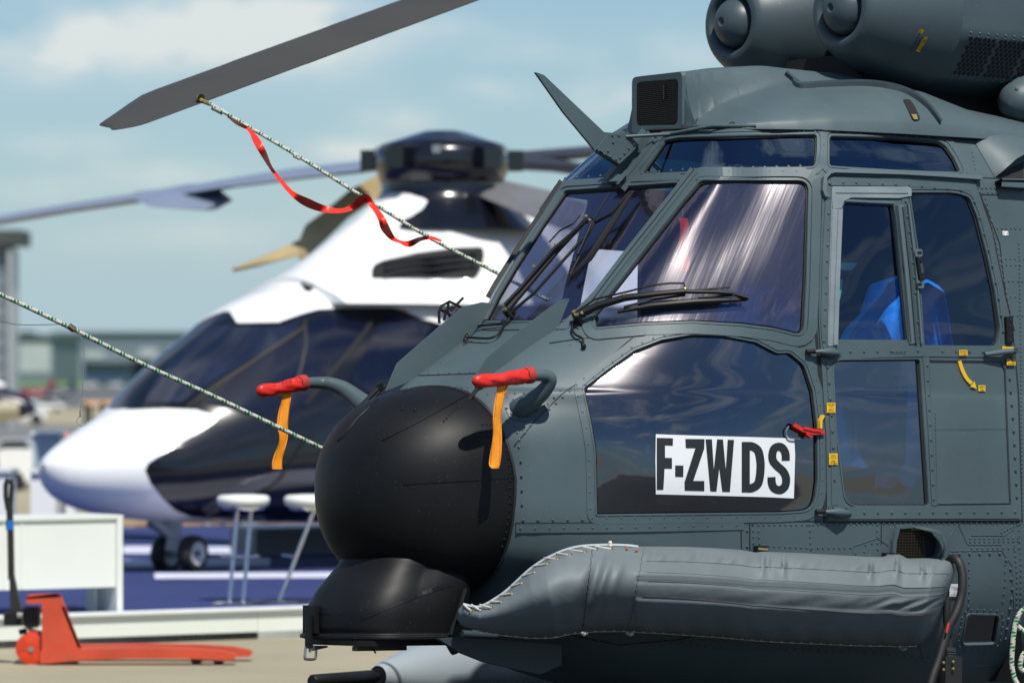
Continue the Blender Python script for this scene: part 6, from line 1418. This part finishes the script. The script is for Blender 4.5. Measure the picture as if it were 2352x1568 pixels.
def far_building(x0, x1, y0, Y, label, mat_, name='hangar', feats=(), dep=30, base=True):
    a = PY(x0, 860, Y); b = PY(x1, 860, Y); z1 = PY(x0, y0, Y).z; t = empty(name, ((a.x+b.x)/2, Y, 0), label, 'hangar' if name == 'hangar' else 'building')
    m_ = MB(); m_.box(((a.x+b.x)/2, Y+dep/2, z1/2), ((b.x-a.x)/2,0,0), (0,dep/2,0), (0,0,z1/2)); m_.build('wall', mat_, t, smooth=False)
    m_ = MB(); m_.box(((a.x+b.x)/2, Y+dep/2-.2, z1+.12), ((b.x-a.x)/2+.3,0,0), (0,dep/2+.3,0), (0,0,.15)); m_.build('roof', pmat('roof_grey', (.16,.19,.22), .6), t, smooth=False)
    for nm, fx0, fx1, fy0, fy1, mt in feats:
        p0_, p1_ = PY(fx0, fy0, Y-.1), PY(fx1, fy1, Y-.1); z_lo = max(.0, p1_.z); m_ = MB(); m_.box(((p0_.x+p1_.x)/2, Y-.06, (p0_.z+z_lo)/2), ((p1_.x-p0_.x)/2,0,0), (0,.05,0), (0,0,(p0_.z-z_lo)/2)); m_.build(nm, mt, t, smooth=False)
    return t
pw_ = pmat('pale_door', (.42,.46,.46), .6); 
far_building(34, 122, 774, 500, 'pale hangar with a big light door and a green roof edge', pmat('hangar_teal', (.15,.20,.22), .6), feats=(('door',44,116,786,855,pw_), ('fascia',34,122,774,782,pmat('hangar_green', (.10,.18,.15), .6))))
far_building(121, 760, 766, 560, 'long blue grey hangar stretching behind the nose of the white helicopter', pmat('hangar_blue_grey', (.19,.235,.28), .6), feats=(('door',121,144,775,862,pmat('hangar_dark_door', (.06,.11,.13), .6)), ('panel',192,240,805,822,pw_), ('panel',320,360,800,835,pw_), ('panel',146,440,795,799,pmat('hangar_band', (.12,.15,.19), .6)), ('window',250,300,845,860,pw_)))
far_building(192, 290, 832, 420, 'low dark blue office block in front of the long hangar', pmat('office_blue', (.035,.065,.12), .5), 'office_building', dep=8, feats=(('window',200,285,838,843,pw_),))
far_building(288, 340, 826, 430, 'small near black building beside the low dark blue office block', pmat('office_black', (.010,.014,.03), .4), 'office_building', dep=6)
for k in range(7):
    x = 60+k*105; c = PY(x, 860, 610+k*5); c.z = 0; zt_ = PY(x, 763+(k % 3)*3, 610).z; t = empty('tree', c, ['leftmost round green tree beyond the pale hangar','small green tree between the two hangars','green tree beyond the long hangar above the dark door','green tree beyond the long hangar above the rope','tree beyond the long hangar left of the navy windshield','tree beyond the hangar behind the navy windshield','rightmost tree beyond the long hangar'][k], 'tree', 'trees beyond the hangars')
    m_ = MB(); m_.tube([c, c+Vector((0,0,zt_*.6))], [.4,.15], 8); m_.build('trunk', M['wood'], t); m_ = MB(); rr_ = random.Random(k)
    for _ in range(260):
        v = Vector((rr_.gauss(0,1), rr_.gauss(0,1), rr_.gauss(0,.7))); v = v.normalized()*rr_.uniform(.5,1)*zt_*.42; q = c+Vector((0,0,zt_*.62))+v; m_.dome(q, (rr_.uniform(-1,1), rr_.uniform(-1,1), rr_.uniform(-1,1)), rr_.uniform(.3,.7), .1, 5)
    m_.build('crown', pmat('leaf_green', (.05,.09,.035), .8), t)
flat('airfield_grass', [(-900,390),(900,390),(900,2500),(-900,2500)], .02, pmat('airfield_grass_mat', (.09,.17,.05), .9, 0, .3, .03))
flat('taxiway', [(-900,205),(900,205),(900,385),(-900,385)], .012, pmat('taxiway_asphalt', (.105,.11,.115), .85, 0, .15, .05))
flat('grass_verge', [(-13,150),(60,150),(60,203),(-13,203)], .014, pmat('verge_grass', (.22,.27,.06), .9, 0, .3, .2))
flat('service_road', [(-60,120),(60,120),(60,149),(-60,149)], .01, pmat('road_grey', (.16,.165,.165), .85))
WV = 'white vehicles parked beyond the stand'
car(52, 985, 150, 110, 55, 'white van seen over the front of the navy aircraft nose', wht, 'parked_van', 'van', WV, True)
car(110, 925, 190, 75, 28, 'white car with its roof below the red jet', wht, grp=WV)
car(205, 862, 380, 40, 14, 'white car parked left in front of the dark office block', wht, grp=WV); car(265, 861, 385, 34, 13, 'small white car in front of the middle of the dark office block', wht, grp=WV); car(325, 862, 400, 50, 13, 'white car in front of the black building', wht, grp=WV)
car(95, 1072, 72, 190, 95, 'large white van body directly behind the grey cabinet', wht, 'parked_van', 'van', WV, True)
car(30, 1040, 85, 150, 75, 'white car whose grey flank shows below the aircraft nose', pmat('silver_paint', (.5,.52,.55), .3), grp=WV)
# aircraft nose at the left edge
an_ = empty('aircraft_nose', G(20, 1020), 'cream and navy aircraft nose pointing in from the left edge', 'aircraft'); m_ = MB(); c = PY(82, 938, 70); d = Vector((-.9,.3,.09)).normalized()
m_.lathe(c, d, [(0,0),(.02,.05),(.08,.10),(.2,.16),(.45,.24),(.9,.33),(1.6,.42),(2.6,.46)], 32); 
for q in range(len(m_.f)):
    zc_ = sum(m_.v[i][2]-(c.z+((Vector(m_.v[i])-c).dot(d))*d.z) for i in m_.f[q])/4; xd = sum((Vector(m_.v[i])-c).dot(d) for i in m_.f[q])/4; m_.m[q] = 1 if (zc_ > .06 or xd < .18) else 0
m_.build('nose_cone', [cream, pmat('dark_navy', (.01,.012,.035), .3)], an_); m_ = MB(); m_.tube([c+d*.5+Vector((0,0,.26)), c+d*1.5+Vector((0,0,.52)), c+d*2.4+Vector((0,0,.6))], [.05,.14,.2], 16); m_.build('windshield', wht, an_); m_ = MB(); gx = c+d*1.6; m_.tube([gx, (gx.x, gx.y, .1)], .05, 10); m_.tube([(gx.x, gx.y-.08, .14), (gx.x, gx.y+.08, .14)], .14, 20, 1); m_.build('nose_gear', [M['pod'], M['tyre']], an_)
# red and dark small jets beyond
for x, yb, cl, lab in ((85, 905, pmat('deep_red_paint', (.20,.012,.03), .35), 'small deep red aircraft tail beyond the white car'), (133, 912, pmat('dark_blue_paint', (.02,.04,.07), .35), 'small dark blue aircraft tail right of the red one')):
    b = PY(x, yb, 200); b.z = 0; t = empty('parked_aircraft', b, lab, 'aircraft', 'small aircraft parked beyond the stand'); m_ = MB(); c = Vector((b.x, b.y, .62)); m_.lathe(c-Vector((.8,0,0)), Vector((1,0,.04)), [(0,0),(.1,.12),(.4,.2),(1.0,.2),(1.5,.05)], 16); m_.build('fuselage', cl, t)
    m_ = MB(); m_.plate([c+Vector(q) for q in ((.3,0,.1),(.55,0,.62),(.75,0,.62),(.72,0,.1))], Vector((0,.05,0))); m_.build('tail_fin', cl, t); m_ = MB(); m_.plate([c+Vector(q) for q in ((-.2,-1.2,0),(.1,-1.2,0),(.3,1.2,0),(-.3,1.2,0))], Vector((0,0,.04))); m_.build('wing', wht, t); m_ = MB(); m_.tube([(c.x, c.y, .5), (c.x, c.y, .1)], .04, 8); m_.tube([(c.x, c.y-.06, .12), (c.x, c.y+.06, .12)], .12, 14); m_.build('undercarriage', M['tyre'], t)
# golf cart with a pale orange canopy
b = PY(248, 985, 77); b.z = 0; gc = empty('golf_cart', b, 'open buggy with a pale orange canopy left of the white nose', 'golf cart'); m_ = MB(); m_.box((b.x, b.y, 1.27), (.38,0,0), (0,.4,0), (0,0,.04)); m_.build('canopy', pmat('pale_orange', (.62,.38,.22), .6), gc, smooth=False)
m_ = MB()
for sx_ in (-.32,-.05,.30): m_ = MB(); m_.tube([(b.x+sx_, b.y-.45, .4), (b.x+sx_, b.y-.45, 1.28)], .03, 8); m_.build('canopy_post', M['blk'], gc); m_ = MB(); m_.tube([(b.x+sx_, b.y+.45, .4), (b.x+sx_, b.y+.45, 1.28)], .03, 8); m_.build('canopy_post', M['blk'], gc)
m_ = MB(); m_.box((b.x, b.y, .48), (.40,0,0), (0,.45,0), (0,0,.2)); m_.build('body', pmat('pale_teal', (.22,.36,.36), .5), gc, smooth=False); m_ = MB()
for sx_ in (-.27,.27): m_.tube([(b.x+sx_, b.y-.5, .16), (b.x+sx_, b.y+.5, .16)], .16, 16)
m_.build('wheel', M['tyre'], gc)
# pale cabinets and signs behind the counter
def cab(x0, x1, y0, yb, Y, label, mat_, name='display_cabinet', door_=True):
    a, b_ = PY(x0, yb, Y), PY(x1, yb, Y); z1 = PY(x0, y0, Y).z; t = empty(name, ((a.x+b_.x)/2, Y, 0), label, 'cabinet'); m_ = MB(); m_.box(((a.x+b_.x)/2, Y+.3, z1/2), ((b_.x-a.x)/2,0,0), (0,.3,0), (0,0,z1/2)); m_.build('carcass', mat_, t, smooth=False)
    m_ = MB(); m_.box(((a.x+b_.x)/2, Y+.29, z1+.015), ((b_.x-a.x)/2+.02,0,0), (0,.33,0), (0,0,.013)); m_.build('top_board', wht, t, smooth=False); return t
cab(74, 138, 998, 1182, 48, 'pale blue grey cabinet behind the left counter', pmat('cabinet_pale_blue', (.42,.50,.53), .4)); cab(138, 172, 1020, 1182, 50, 'narrow white cabinet right beside the pale blue grey one', wht); cab(-40, 22, 1084, 1190, 46, 'white cabinet standing at the left picture edge behind the black handle', wht); cab(70, 128, 1086, 1186, 44, 'short white cabinet in front of the pale blue grey one', wht)
b = PY(152, 1020, 49); m_ = MB(); b2_ = PY(152, 990, 49); b.z = b2_.z-.02; t = empty('warning_cone', (b.x, b.y, PY(152,1020,49).z), 'small salmon pink cone standing on the narrow white cabinet', 'cone'); m_ = MB(); m_.lathe((b.x, b.y, PY(152,1020,49).z+.02), Vector((0,0,1)), [(0,.07),(.11,.02),(.125,0)], 16); m_.build('cone', pmat('salmon', (.75,.16,.12), .5), t); m_ = MB(); m_.box((b.x, b.y, PY(152,1020,49).z+.012), (.09,0,0), (0,.09,0), (0,0,.01)); m_.build('foot', M['blk'], t, smooth=False)
# timber pallets on the far side of the platform
for x, Y, w_, lab in ((330, 52, 1.3, 'wooden pallet stack seen under the white nose'), (500, 53, 1.2, 'wooden pallet seen between the wheel and the first stool'), (640, 53, 1.1, 'wooden pallet seen between the two stools'), (740, 52, .9, 'wooden pallet seen right of the second stool')):
    b = PY(x, 1215, Y); b.z = 0; t = empty('wooden_pallet', b, lab, 'pallet', 'timber pallets beyond the platform')
    for k in range(2): m_ = MB(); m_.box((b.x, b.y, .03+k*.14), (w_/2,0,0), (0,.4,0), (0,0,.012)); m_.build('deck_board', M['wood'], t, smooth=False)
    for sx_ in (-.45, 0, .45): m_ = MB(); m_.box((b.x+sx_*w_, b.y, .10), (.06,0,0), (0,.4,0), (0,0,.055)); m_.build('bearer', M['wood'], t, smooth=False)
